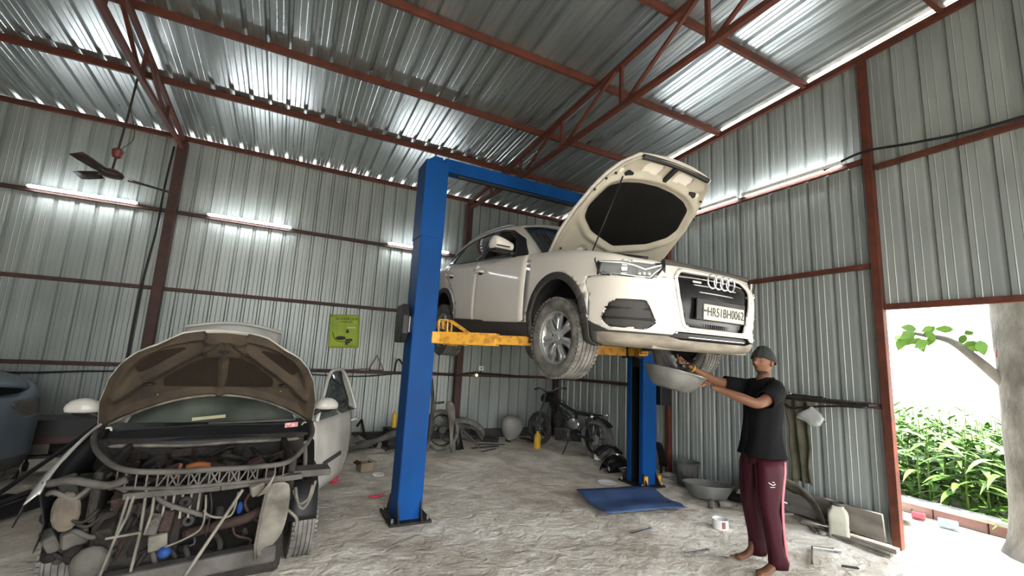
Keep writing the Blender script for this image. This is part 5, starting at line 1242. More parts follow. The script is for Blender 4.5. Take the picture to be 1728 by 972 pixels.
o = MB().tube(cr_spline([(1.86, YB-.10, 1.22), (1.87, YB-.12, 1.40), (1.92, YB-.12, 1.45), (1.98, YB-.12, 1.38), (2.08, YB-.12, 1.28)], 5), .018, 7).build('old_bracket', 'dark_metal', None, smooth=True); tag(o, 'bent black bracket hooked on the back wall rail beside the blue column', 'bracket')

# ================================================================= MOTORCYCLE in the corner
M['engine'] = mat('dull_grey_engine', (.12, .12, .12), .45, .7, scale=12, var=.5, bump=.2)
def spoked(parent, loc, r, w, nm, tyre='rubber', n=9, alloy=True):
    wh = empty(nm, loc); wh.parent = parent
    MB().lathe([(r-.07, -w*.35), (r-.06, -w*.5), (r-.02, -w*.45), (r, -w*.2), (r+.003, 0), (r, w*.2), (r-.02, w*.45), (r-.06, w*.5), (r-.07, w*.35)], axis='y', n=36).build('tyre', tyre, wh, smooth='auto')
    MB().lathe([(r-.085, -w*.3), (r-.065, -w*.38), (r-.072, 0), (r-.065, w*.38), (r-.085, w*.3), (r-.092, 0), (r-.085, -w*.3)], axis='y', n=36).build('rim', 'engine', wh, smooth='auto')
    for k in range(n):
        a = 2*PI*k/n; MB().tube([(.04*math.cos(a), .01, .04*math.sin(a)), ((r-.09)*math.cos(a+.12), 0, (r-.09)*math.sin(a+.12))], .008, 6).build('spoke', 'engine', wh)
    MB().lathe([(0, -.07), (.03, -.07), (.05, -.05), (.055, .03), (.08, .035), (.08, .045), (.03, .06), (0, .06)], axis='y', n=20).build('hub', 'steel', wh, smooth='auto')
    return wh
b = empty('motorcycle', (4.82, 6.12, 0), (0, R(0), math.atan2(.97, -.235)), 'stripped black motorcycle parked in the back corner, rear wheel nearest', 'motorcycle')
spoked(b, (0, 0, .315), .315, .13, 'rear_wheel', 'rubber_dusty'); spoked(b, (1.36, 0, .30), .30, .10, 'front_wheel', 'rubber')
for s in (-1, 1):
    MB().tube([(1.36, s*.09, .30), (1.14, s*.09, .95)], [.026, .019], 10).build('fork_leg', 'engine', b, smooth='auto')
    MB().tube([(0, s*.10, .30), (.50, s*.09, .36)], .02, 8).build('swing_arm', 'black', b); MB().tube([(.04, s*.11, .33), (.14, s*.11, .64)], .028, 10).build('shock_absorber', 'black', b)
    m = MB(); m.tube([(-.05, s*.12, .70), (-.05, s*.19, .70)], .010, 6); m.ball((-.05, s*.20, .70), .032, 10); m.build('indicator', 'chrome', b, smooth=True)
    MB().tube([(.55, s*.16, .28), (.55, s*.28, .28)], .014, 8).build('foot_peg', 'rubber', b)
    MB().tube([(1.12, s*.30, 1.06), (1.09, s*.42, 1.05)], .019, 8).build('grip', 'rubber', b); MB().tube([(1.16, s*.18, 1.05), (1.2, s*.36, 1.07)], .006, 6).build('brake_lever', 'steel', b)
MB().tube(cr_spline([(1.09, -.41, 1.05), (1.12, -.25, 1.06), (1.15, -.12, 1.01), (1.16, 0, .99), (1.15, .12, 1.01), (1.12, .25, 1.06), (1.09, .41, 1.05)], 4), .012, 8).build('handlebar', 'chrome', b, smooth=True)
m = MB(); m.bar((1.16, 0, .80), (1.12, 0, .98), .17, .06); m.build('fork_clamp', 'black', b, bevel=.01)
MB().lathe([(0, -.05), (.05, -.045), (.075, 0), (.078, .03), (0, .03)], (1.25, 0, .86), 'x', 20).build('headlamp', 'black', b, smooth='auto')
m = MB(); m.tube(cr_spline([(1.12, 0, .88), (.8, 0, .80), (.45, 0, .70), (.0, 0, .68)], 5), .026, 8); m.tube([(1.10, 0, .80), (.92, 0, .45), (.85, 0, .22)], .022, 8); m.tube([(.45, 0, .70), (.48, 0, .40), (.85, 0, .22)], .022, 8)
for s in (-1, 1): m.tube([(.45, s*.09, .68), (.0, s*.10, .70), (-.08, s*.05, .70)], .013, 6)
m.build('frame', 'black', b, smooth='auto')
m = MB(); m.box((.68, 0, .30), (.36, .24, .22), (0, .1, 0)); m.lathe([(0, -.14), (.10, -.14), (.11, -.1), (.11, .1), (.10, .14), (0, .14)], (.62, 0, .30), 'y', 20); m.build('crankcase', 'engine', b, bevel=.015)
m = MB()
for k in range(7): m.box((.80+.012*k, 0, .42+.032*k), (.16, .17, .012), (0, .25, 0))
m.box((.84, 0, .52), (.10, .11, .24), (0, .25, 0)); m.build('cylinder', 'engine', b)
MB().ball((.40, .13, .52), .12, 16, (1.1, .35, .8)).build('side_cover', 'steel', b, smooth=True); MB().ball((.40, -.13, .52), .12, 16, (1.1, .35, .8)).build('side_cover', 'steel', b, smooth=True)
MB().tube(cr_spline([(.92, -.06, .50), (1.02, -.10, .38), (.90, -.14, .20), (.60, -.17, .20), (.1, -.19, .30)], 5), [.02]*11+[.02+.004*k for k in range(10)], 8).build('exhaust', 'engine', b, smooth=True)
MB().tube([(.52, .12, .22), (.48, .30, .01)], .012, 6).build('side_stand', 'black', b); MB().box((.25, 0, .70), (.34, .14, .04)).build('seat_pan', 'black', b, bevel=.015)
m = MB(); rows = [[(.0+.0+.36*math.cos(a), y, .315+.36*math.sin(a)) for y in (-.07, -.04, 0, .04, .07)] for a in [R(60)+R(80)*k/8 for k in range(9)]]; m.grid(rows); m.build('mudguard', 'black', b, smooth=True, solid=.004)
rr = random.Random(3)
for k in range(7): MB().tube(cr_spline([(1.1, rr.uniform(-.1, .1), .9), (rr.uniform(.8, 1.15), rr.uniform(-.16, .16), .82), (rr.uniform(.5, .9), rr.uniform(-.12, .12), .62), (rr.uniform(.4, .8), 0, .5)], 5), .008, 5).build('loose_wire', 'black', b)

# ================================================================= SCRAP ALONG THE BACK WALL
def thing_mesh(name, mb, m, label, cat, loc=(0, 0, 0), rot=(0, 0, 0), group=None, **kw):
    o = mb.build(name, m, None, loc=loc, rot=rot, **kw); return tag(o, label, cat, group)
w = empty('scrap_wheel', (2.50, 7.30, .335), (R(-12), 0, R(8)), 'dusty motorcycle wheel with curved spokes leaning behind the blue column', 'wheel')
MB().lathe([(.25, -.045), (.27, -.06), (.31, -.055), (.332, -.02), (.335, 0), (.332, .02), (.31, .055), (.27, .06), (.25, .045)], axis='y', n=40).build('tyre', 'rubber_dusty', w, smooth='auto')
MB().lathe([(.235, -.04), (.255, -.05), (.25, 0), (.255, .05), (.235, .04), (.235, -.04)], axis='y', n=36).build('rim', 'dark_metal', w, smooth='auto')
for k in range(3):
    for q in (0, .35):
        a = 2*PI*k/3+q; MB().tube([(.05*math.cos(a), -.01, .05*math.sin(a)), (.13*math.cos(a+.35), -.02, .13*math.sin(a+.35)), (.19*math.cos(a+.9), -.01, .19*math.sin(a+.9)), (.24*math.cos(a+1.2), 0, .24*math.sin(a+1.2))], .014, 6).build('spoke', 'greymet', w, smooth=True)
MB().lathe([(0, -.05), (.06, -.05), (.075, -.02), (.075, .03), (0, .04)], axis='y', n=20).build('hub', 'engine', w, smooth='auto')
m = MB(); m.tube(cr_spline([(2.24, 7.15, .04), (2.28, 7.18, .5), (2.30, 7.25, .85), (2.31, 7.45, 1.15)], 5), .03, 8); m.tube([(2.30, 7.2, .78), (2.48, 7.2, .80)], .02, 8)
thing_mesh('fork_tube', m, 'greymet', 'dusty fork tube leaning upright behind the blue column over the wheel', 'fork', smooth='auto')
m = MB(); rows = [[(2.45, 7.12, .80), (2.55, 7.08, .86), (2.62, 7.12, .80)], [(2.50, 7.08, .66), (2.58, 7.04, .68), (2.66, 7.08, .64)], [(2.55, 7.06, .48), (2.59, 7.04, .46), (2.63, 7.07, .50)], [(2.58, 7.02, .02), (2.60, 7.0, .0), (2.62, 7.03, .02)]]
m.grid(rows); thing_mesh('side_panel', m, 'palemet', 'pale dusty plastic side panel resting on top of the motorcycle wheel', 'panel', smooth=True, solid=.01, sub=1)
thing_mesh('tyre', MB().lathe([(.24, -.05), (.26, -.06), (.31, -.055), (.33, 0), (.31, .055), (.26, .06), (.24, .05)], axis='y', n=40), 'rubber_dusty', 'bare dusty tyre lying tilted against the back wall right of the motorcycle wheel', 'tyre', (3.18, 7.80, .24), (R(52), R(18), R(-25)), smooth='auto')
m = MB(); m.tube(cr_spline([(2.86, 7.4, .05), (2.90, 7.42, .30), (3.0, 7.45, .36), (3.2, 7.5, .30), (3.35, 7.5, .12)], 5), .03, 8); m.tube(cr_spline([(2.9, 7.4, .32), (3.05, 7.35, .2), (3.2, 7.25, .03)], 4), .02, 8)
thing_mesh('exhaust_pipe', m, 'greymet', 'bent grey exhaust pipes lying in front of the bare tyre', 'pipe', smooth=True)
thing_mesh('black_fairing', MB().grid([[(2.74, 7.2, .02), (2.80, 7.2, .02), (2.90, 7.25, .02)], [(2.76, 7.28, .2), (2.82, 7.26, .22), (2.86, 7.3, .2)], [(2.79, 7.32, .34), (2.82, 7.32, .35), (2.84, 7.34, .34)]]), 'black', 'small black triangular fairing standing beside the motorcycle wheel', 'fairing', smooth=True, solid=.012)
for i, (x, y, L, a, l) in enumerate(((3.35, 7.35, .55, .1, 'black flat bar lying nearest the grey ball at the back wall'), (3.55, 7.55, .5, -.3, 'black flat bar lying behind the other bar near the grey ball'), (3.30, 7.10, .38, .45, 'thin black rod lying alone on the floor in front of the scrap'))):
    thing_mesh('flat_bar', MB().box((0, 0, .012), (L, .04 if i < 2 else .018, .014)), 'black', l, 'bar', (x, y, .004), (0, 0, a), bevel=.003)
t = empty('pressure_tank', (4.02, 7.80, 0), (R(8), R(10), R(20)), 'dusty grey egg-shaped tank leaning at the foot of the back wall', 'tank')
MB().lathe([(0, .0), (.04, .0), (.05, .04), (.13, .10), (.19, .20), (.215, .31), (.19, .41), (.11, .47), (.03, .485), (0, .485)], n=32).build('shell', mat('dusty_pale_grey_paint', (.30, .29, .27), .5, 0, scale=4, var=.35, bump=.05), t, smooth=True)
MB().lathe([(0, -.0), (.05, -.0), (.05, .05), (0, .05)], n=16).build('neck', 'dark_metal', t, smooth='auto')
t = empty('yellow_bottle', (4.27, 7.12, 0), label='yellow plastic bottle standing beside the motorcycle', cat='bottle')
MB().lathe([(0, 0), (.055, 0), (.06, .01), (.06, .20), (.045, .25), (.022, .27), (.022, .30)], n=20).build('body', 'yellow2', t, smooth='auto'); MB().lathe([(0, .33), (.022, .33), (.025, .30), (0, .30)], n=14).build('cap', 'black', t)
t = empty('yellow_can', (1.80, 7.70, .33), label='yellow spray can standing on scrap left of the blue column', cat='can')
MB().lathe([(0, 0), (.04, 0), (.043, .01), (.043, .20), (.03, .23), (0, .24)], n=18).build('body', 'yellow2', t, smooth='auto'); MB().lathe([(0, .27), (.018, .265), (.02, .235), (0, .235)], n=12).build('cap', 'yellow', t)
m = MB(); m.box((0, 0, .155), (.30, .25, .31)); m.box((.02, -.02, .32), (.36, .28, .016)); thing_mesh('scrap_box', m, 'dark_metal', 'dark battered box under the yellow spray can', 'box', (1.82, 7.72, 0), (0, 0, .2), bevel=.01)
t = empty('bumper_cover', (1.18, 7.62, 0), (0, 0, R(12)), 'pale grey plastic cover with dark slots lying on the scrap pile', 'cover')
rows = [[(-.28+.56*k/10, -.12+.26*j/5, (.05+.20*math.sin(PI*k/10)*math.sin(PI*(.15+.75*j/5)))) for k in range(11)] for j in range(6)]
MB().grid(rows).build('shell', 'palemet', t, smooth=True, solid=.01)
for q in (-.12, .0, .12): MB().box((q, -.02, .235-abs(q)*.35), (.07, .03, .02), (0, 0, .3)).build('slot', 'dark_metal', t)
thing_mesh('long_bumper', MB().tube(cr_spline([(.92, 7.38, .06), (1.15, 7.36, .10), (1.45, 7.42, .17), (1.75, 7.5, .26), (2.0, 7.6, .36)], 5), [.05+.012*math.sin(k) for k in range(21)], 10), 'greymet', 'long grey curved bumper strip lying across the scrap pile', 'bumper', smooth=True)
t = empty('tool_trolley', (-2.15, 7.2, 0), (0, 0, .15), 'low dark red and black tool trolley behind the hatchback, near the left edge', 'trolley')
MB().box((0, 0, .52), (.72, .42, .22)).build('body', 'black', t, bevel=.01); MB().box((0, -.215, .40), (.72, .012, .07)).build('red_drawer', mat('dark_red_paint', (.05, .006, .007), .45, bump=.05), t); MB().box((0, 0, .22), (.70, .40, .03)).build('shelf', 'black', t)
for x in (-.33, .33):
    for y in (-.18, .18): MB().tube([(x, y, 0.06), (x, y, .5)], .014, 6).build('leg', 'black', t); MB().lathe([(0, -.02), (.05, -.02), (.055, 0), (.05, .02), (0, .02)], (x, y, .055), 'x', 14).build('castor', 'rubber', t)
MB().box((-.2, 0, .29), (.16, .2, .12)).build('parts_tin', 'palemet', t)
t = empty('floor_jack', (-2.0, 5.62, 0), (0, 0, R(60)), 'black trolley jack with its long handle raised, at the left edge', 'jack')
m = MB(); m.prism([(-.28, .03), (.30, .03), (.30, .09), (.10, .16), (-.28, .12)], -.13, -.10, 'y'); m.prism([(-.28, .03), (.30, .03), (.30, .09), (.10, .16), (-.28, .12)], .10, .13, 'y'); m.box((0, 0, .07), (.5, .2, .05)); m.build('chassis', 'black', t, bevel=.006)
MB().tube([(-.22, 0, .12), (.55, .02, .55), (.95, .03, .80)], .02, 8).build('handle', 'black', t); MB().bar((-.1, 0, .10), (.25, 0, .15), .08, .05).build('lift_arm', 'dark_metal', t); MB().lathe([(0, 0), (.05, 0), (.055, .02), (0, .02)], (.25, 0, .16), n=14).build('saddle', 'steel', t)
for x in (-.24, .26):
    for y in (-.15, .15): MB().lathe([(0, -.02), (.04, -.02), (.045, 0), (.04, .02), (0, .02)], (x, y, .045), 'y', 14).build('wheel', 'steel', t)
# small scrap lumps, each its own piece
rr = random.Random(9); L0 = ['rusty', 'dusty', 'dark', 'grey', 'pale']
spots = [(.98, 7.55, 'twisted dark hose end', 'hose'), (1.48, 7.85, 'dusty dark housing', 'housing'), (1.35, 7.95, 'upright dark bracket', 'bracket'), (2.05, 7.75, 'dark oily rag', 'rag'), (1.62, 7.52, 'coiled black cable', 'cable'), (3.62, 7.95, 'dark flat tray', 'tray'), (4.42, 7.65, 'tangled dark wire', 'wire')]
pl = ['at the left end of the scrap pile', 'in the middle of the scrap pile under the rail', 'at the back of the scrap pile', 'at the right end of the scrap pile by the column', 'in front of the yellow can', 'behind the flat bars by the grey tank', 'between the grey tank and the motorcycle']
for (x, y, d, c), pp in zip(spots, pl):
    m = MB()
    if c in ('hose', 'cable', 'wire'):
        m.tube(cr_spline([(rr.uniform(-.2, .2), rr.uniform(-.1, .1), rr.uniform(.02, .09)) for k in range(7)], 5), .016, 6)
        for i, p in enumerate(m.v): m.v[i] = (p[0], p[1], max(p[2], .004))
    elif c == 'rag': m.grid([[(-.15+.05*i, -.12+.05*j, .05+.05*nz(i*.7, j*.7, 4)) for i in range(7)] for j in range(6)])
    elif c == 'tray': m.box((0, 0, .03), (.5, .25, .05)); m.box((.1, .05, .10), (.12, .1, .1))
    elif c == 'bracket': m.bar((-.1, 0, 0), (.05, 0, .42), .03, .03); m.bar((.05, 0, .42), (.16, -.02, .30), .03, .03); m.bar((-.02, 0, .25), (.12, 0, .02), .02, .02)
    else: m.lathe([(0, 0), (.10, 0), (.12, .05), (.10, .14), (.06, .17), (0, .18)], n=16); m.box((.08, 0, .10), (.14, .08, .07))
    thing_mesh('scrap_'+c, m, 'dark_metal', d+' '+pp, c, (x, y, .002), (0, 0, rr.uniform(0, 3)), smooth='auto')
t = empty('cardboard_box', (1.15, 6.38, 0), (0, 0, .3), 'small open brown cardboard box on the floor behind the hatchback door', 'box')
for a_, b_ in (((-.085, 0, .055), (.004, .15, .11)), ((.085, 0, .055), (.004, .15, .11)), ((0, -.075, .055), (.17, .004, .11)), ((0, .075, .055), (.17, .004, .11)), ((0, 0, .003), (.17, .15, .006))): MB().box(a_, b_).build('panel', mat('brown_card', (.22, .17, .12), .85, bump=.1), t)
for s in (-1, 1): MB().box((s*.11, 0, .115), (.06, .15, .004), (0, s*.5, 0)).build('flap', M['brown_card'] if 'brown_card' in M else 'guts', t)
thing_mesh('plastic_scrap', MB().lathe([(0, .004), (.06, .006), (.075, .010), (.08, .002), (.07, 0), (0, 0)], n=24), 'white_plastic', 'white plastic scrap lying in front of the cardboard box', 'lid', (1.28, 6.10, .006), (.05, 0, 0), smooth=True)
M['redpl'] = mat('red_plastic', (.55, .03, .06), .4, bump=.05)
m = MB(); m.lathe([(0, .0), (.045, 0), (.052, .02), (.048, .05), (.02, .06)], n=14); m.ball((.03, .02, .055), .03, 8); thing_mesh('red_scrap', m, 'redpl', 'crumpled bright red plastic cap on the floor beside the hatchback', 'cap', (.72, 5.95, 0), smooth=True)
m = MB(); m.bar((-.08, 0, .012), (.05, .01, .012), .03, .018); m.bar((.05, .01, .012), (.09, .03, .02), .015, .012); thing_mesh('red_clip', m, 'redpl', 'thin red clip on the floor against the left blue column', 'clip', (1.10, 5.22, 0), bevel=.004)
thing_mesh('paper_plate', MB().lathe([(0, .003), (.10, .004), (.125, .015), (.13, .013), (.105, 0), (0, 0)], n=28), 'white_plastic', 'flat white disc on the floor in front of the right blue column', 'plate', (4.05, 4.90, .004), smooth=True)
# black fuel tank by the right column
t = empty('fuel_tank', (4.66, 5.45, 0), (0, 0, R(15)), 'glossy black motorcycle fuel tank on the floor left of the right blue column', 'tank')
rows = []
for i in range(13):
    u = i/12; x = -.30+.60*u; h = .22*math.sin(PI*(.12+.80*u))**.7; w_ = .15*math.sin(PI*(.10+.8*u))**.6
    rows.append([(x, w_*math.cos(a), .01+max(0, h*math.sin(a))) for a in [PI*k/12 for k in range(13)]])
MB().grid(rows).build('shell', 'blackgloss', t, smooth=True, solid=.006); MB().lathe([(0, .02), (.035, .018), (.04, 0), (0, 0)], (.02, 0, .22), n=18).build('filler_cap', 'chrome', t, smooth='auto')
m = MB(); rows = [[(-.22+.05*i, .12+.05*j, .30+.03*nz(i*.5, j*.6)-.012*(i-5)**2*.4+.0) for i in range(11)] for j in range(4)]; m.grid(rows)
for i, p in enumerate(m.v): m.v[i] = (p[0], p[1], max(.01, p[2]))
thing_mesh('scrap_cover', m, 'black', 'black motorcycle seat cover behind the fuel tank at the right column', 'seat', (4.72, 5.55, 0), smooth=True, solid=.03)
m = MB(); m.grid([[(0, 0, .01), (.08, 0, .10), (.14, .03, .03)], [(0, .1, .02), (.09, .1, .13), (.16, .1, .02)]]); thing_mesh('plastic_scrap', m, 'white_plastic', 'pale plastic scrap between the motorcycle wheel and the fuel tank', 'scrap', (4.80, 5.98, 0), (0, 0, 1), smooth=True, solid=.006)
m = MB()
for k in range(5): m.tube([(.05*math.cos(k+t_*.6)*(1+.1*k), .06*math.sin(k*2+t_*.6), .03+.012*k+.03*math.sin(t_*.3)) for t_ in range(16)], .005, 5)
thing_mesh('wire_tangle', m, 'steel', 'small tangle of bright wire at the foot of the right blue column', 'wire', (4.60, 5.18, .0), smooth=True)
t = empty('fender_stand', (5.14, 5.05, 0), (0, 0, R(200)), 'white and black motorcycle front mudguard standing upright behind the right blue column', 'mudguard')
rows = [[(.42-.42*math.cos(a)-.14, y, .06+.46*math.sin(a)**.9 if a < PI*.5 else .06+.46*math.sin(a)) for y in (-.06, -.035, 0, .035, .06)] for a in [R(4)+R(116)*k/12 for k in range(13)]]
MB().grid(rows[6:]).build('white_tip', 'oldwhite', t, smooth=True, solid=.006); MB().grid(rows[:7]).build('black_stay', 'black', t, smooth=True, solid=.012)
MB().tube([(-.13, -.03, 0), (-.13, -.03, .12)], .02, 6).build('foot', 'black', t)
rr = random.Random(4); stones = [(5.02, 4.98, .05), (5.18, 4.90, .07), (5.26, 4.78, .05), (5.12, 4.80, .035), (5.03, 2.76, .035), (5.06, 2.86, .025), (5.0, 2.80, .02), (5.12, 2.92, .02)]
SL = ['pale rubble lump just behind the right blue column', 'largest pale rubble lump between the right column and the bucket', 'rubble lump nearest the bucket', 'small rubble chip in front of the big lump by the bucket', 'white pebble beside the square jar', 'small stone left of the jar', 'tiny stone in front of the white pebble', 'dark stone chip by the wall board']
for (x, y, r_), l in zip(stones, SL):
    m = MB().ball((0, 0, r_*.45), r_, 10, (1.3, 1, .55)); m.v = [(a*(1+.25*nz(a*30, b_*30, c*30+x)), b_*(1+.25*nz(b_*30, a*30, y)), max(0, c)) for a, b_, c in m.v]
    thing_mesh('stone', m, 'concrete' if r_ > .03 else 'palemet', l, 'stone', (x, y, 0), (0, 0, x*9), smooth=True)
# bucket, basin, pan etc. by the right wall
M['greyplastic'] = mat('dusty_grey_plastic', (.10, .10, .098), .6, scale=5, var=.4, bump=.1)
t = empty('bucket', (5.12, 4.52, 0), label='dark grey plastic bucket with a pale label near the right wall', cat='bucket')
MB().lathe([(0, 0), (.125, 0), (.13, .01), (.165, .28), (.175, .285), (.18, .30), (.168, .305), (.158, .28), (.124, .02), (0, .015)], n=36).build('body', 'greyplastic', t, smooth='auto')
a0 = math.atan2(-4.5, -5.1); rows = [[((.140+.036*(z/.28))*math.cos(a), (.140+.036*(z/.28))*math.sin(a), z) for a in [a0-.45+.9*k/8 for k in range(9)]] for z in (.10, .20)]
MB().grid(rows).build('label', 'greymet', t, smooth=True, solid=.002)
t = empty('wide_basin', (4.88, 3.98, 0), (R(-4), R(3), 0), 'wide shallow grey tub on the floor in front of the bucket', 'tub')
MB().lathe([(0, .01), (.17, .01), (.20, .02), (.27, .13), (.295, .165), (.31, .17), (.31, .178), (.29, .178), (.262, .13), (.19, .03), (0, .022)], n=40).build('body', mat('dusty_grey_basin', (.20, .20, .185), .7, scale=5, var=.4, bump=.15), t, smooth='auto')
m = MB(); m.ball((0, 0, .04), .08, 10, (1.4, 1, .5)); m.tube([(-.1, 0, .04), (.15, .05, .06)], .015, 6); m.build('sludge', 'concrete', t)
thing_mesh('small_pan', MB().lathe([(0, .0), (.10, 0), (.13, .07), (.137, .075), (.125, .07), (.095, .01), (0, .01)], n=28), 'dark_metal', 'small dark pan right of the wide grey tub', 'pan', (5.18, 3.83, 0), smooth='auto')
m = MB(); m.lathe([(.0, 0), (.04, 0), (.05, .06), (.02, .10)], n=12, arc=PI*1.1); thing_mesh('broken_cup', m, 'palemet', 'broken pale plastic cup piece in front of the wide grey tub', 'cup', (4.60, 3.70, .0), (0, .5, 1), smooth='auto', solid=.006)
t = empty('lying_bottle', (4.80, 3.66, .035), (0, R(90), R(-25)), 'dusty pale bottle lying on its side by the wide grey tub', 'bottle')
MB().lathe([(0, -.10), (.032, -.10), (.036, -.09), (.036, .04), (.014, .08), (.014, .10), (0, .10)], n=18).build('body', 'palemet', t, smooth='auto'); MB().lathe([(0, .12), (.016, .12), (.016, .095), (0, .095)], n=12).build('cap', 'greymet', t)
t = empty('tin_cup', (4.15, 3.25, 0), label='open white and red tin alone on the floor left of the mechanic', cat='tin')
MB().lathe([(0, .004), (.072, .004), (.075, 0), (.075, .085), (.078, .088), (.072, .088), (.070, .01), (0, .01)], n=32).build('body', 'white_plastic', t, smooth='auto')
rows = [[(.0765*math.cos(a), .0765*math.sin(a), z) for a in [a0+.15+.5*k/6 for k in range(7)]] for z in (.012, .075)]; MB().grid(rows).build('red_band', mat('faded_red_print', (.28, .10, .10), .6, bump=0), t)
t = empty('square_jar', (5.14, 2.66, 0), (0, 0, .5), 'tall dusty translucent square jar standing by the right wall board', 'jar')
m = MB(); P = rpoly([(-.085, -.085), (.085, -.085), (.085, .085), (-.085, .085)], .03, 3); rows = []
for z, s in ((0, .9), (.01, 1), (.10, 1.0), (.12, .95), (.14, 1.0), (.22, 1), (.25, .85), (.27, .62), (.30, .60)): rows.append([(x*s, y*s, z) for x, y in P+[P[0]]])
m.grid(rows); m.add([(x*.9, y*.9, 0) for x, y in P], [tuple(range(len(P)))]); m.build('body', mat('dusty_jar_plastic', (.46, .45, .37), .55, scale=4, var=.3, bump=.1), t, smooth='auto')
MB().lathe([(0, .31), (.052, .31), (.058, .325), (.058, .295), (0, .295)], n=24).build('rim', 'greymet', t, smooth='auto')
# old fender with the orange lamp
t = empty('old_fender', (5.12, 3.30, 0), (0, 0, R(-58)), 'grey curved wheel arch panel standing on the floor behind the mechanic', 'fender')
rows = []
for k in range(19):
    a = R(5)+R(150)*k/18; r = []
    for j in range(5): rr_ = .30+.035*j; r.append((.02+rr_*math.cos(a), .10-.05*j+.02*math.sin(j), .0+rr_*math.sin(a)*1.02))
    rows.append(r)
MB().grid(rows).build('arch_panel', 'palemet', t, smooth=True, solid=.008)
t = empty('orange_lamp', (4.98, 3.28, .0), (0, 0, R(-50)), 'broken orange lamp unit with dusty wires inside the arch panel', 'lamp')
MB().ball((0, 0, .14), .12, 16, (1.3, .6, .8)).build('housing', mat('orange_lamp_plastic', (.50, .15, .03), .3, scale=6, col2=(.14, .05, .02), bump=.05), t, smooth=True)
MB().tube(cr_spline([(-.2, -.05, .22), (0, -.1, .235), (.2, -.06, .18)], 5), .012, 8).build('chrome_edge', 'chrome', t, smooth=True); MB().tube([(-.2, -.1, .01), (.0, -.12, .06), (.22, -.1, .10)], .012, 6).build('loose_wire', 'palemet', t)
MB().ball((.05, .0, .05), .09, 10, (1.2, .8, .6)).build('socket', 'dark_metal', t, smooth=True)
m = MB(); m.bar((-.14, 0, .012), (.12, 0, .012), .04, .02); m.bar((.10, .0, .012), (.14, .02, .08), .03, .015); thing_mesh('pump_foot', m, 'dark_metal', 'dark metal foot piece on the floor in front of the orange lamp', 'foot', (4.72, 3.12, 0), (0, 0, -.5), bevel=.004)
# boards at the foot of the right wall
M['board'] = mat('grey_weathered_board', (.20, .185, .165), .85, scale=3, var=.4, bump=.35, stretch=(1, 1, 4))
thing_mesh('long_board', MB().box((0, 0, .16), (.03, 1.45, .26), (0, R(-9), 0)), 'board', 'long grey board leaning along the foot of the right wall', 'board', (5.33, 3.08, .0), bevel=.004)
thing_mesh('thin_plank', MB().box((0, 0, .02), (.09, .80, .03)), 'board', 'thin plank on the floor nearest the doorway, below the long board', 'plank', (5.20, 2.62, .004), (0, 0, R(6)), bevel=.003)
thing_mesh('thin_plank', MB().box((0, 0, .02), (.06, .62, .025)), 'palemet', 'second thin pale plank lying in front of the first by the doorway', 'plank', (5.06, 2.50, .004), (0, 0, R(-2)), bevel=.003)
# shelf on the right wall with tools, cloth, bag
thing_mesh('wall_shelf', MB().box((0, 0, 0), (.22, .98, .022)), 'dark_metal', 'narrow dark shelf plank on the right wall behind the mechanic', 'shelf', (XR-.16, 2.83, 1.312), bevel=.003)
m = MB(); m.tube([(-.0, -.18, 0), (.0, .16, 0)], .010, 8); m.tube([(0, -.18, 0), (-.01, -.20, -.012)], .010, 8); m.tube([(0, .16, 0), (0, .17, .0)], .022, 10); m.ball((0, .165, .02), .018, 8)
thing_mesh('breaker_bar', m, 'chrome', 'chrome breaker bar lying on the wall shelf', 'tool', (XR-.20, 2.97, 1.346), smooth='auto')
thing_mesh('sling_strap', MB().tube(cr_spline([(0, .48, 0), (-.02, .30, -.06), (-.03, .22, -.10), (-.02, .05, -.07), (-.02, -.25, -.025), (0, -.5, -.01)], 5), .012, 6), 'black', 'black strap sagging below the wall shelf', 'strap', (XR-.285, 2.85, 1.30), smooth=True)
m = MB(); rows = []
for j in range(15):
    z = 0-.86*j/14; r = []
    for k in range(11): u = k/10-.5; r.append((-.03-.03*math.sin(k*1.3+j*.15)-.012*math.cos(k*.6+j*.5), u*(.26-.08*(j/14)**.7+.02*math.sin(j)), z+.02*nz(k*.5, j*.3)))
    rows.append(r)
m.grid(rows); thing_mesh('hanging_trousers', m, mat('olive_work_cloth', (.085, .080, .052), .9, scale=5, var=.4, bump=.3), 'dirty olive work trousers hanging from the wall shelf', 'trousers', (XR-.22, 3.02, 1.28), smooth=True, solid=.02)
m = MB(); rows = []
for j in range(9):
    t_ = j/8; r = []
    for k in range(17): a = 2*PI*k/16; rd = (.012+.125*math.sin(PI*.62*t_)*t_**.3)*(1+.30*math.sin(a*3+j*.4)*t_); r.append((rd*.5*math.cos(a), rd*math.sin(a), -.02-.16*t_-.035*math.sin(a*2+1)*t_))
    rows.append(r)
m.grid(rows); thing_mesh('plastic_bag', m, mat('milky_plastic', (.36, .37, .36), .35, bump=.2, var=.1, alpha=.8), 'milky plastic bag knotted on the strap under the wall shelf', 'bag', (XR-.33, 2.84, 1.26), smooth=True)
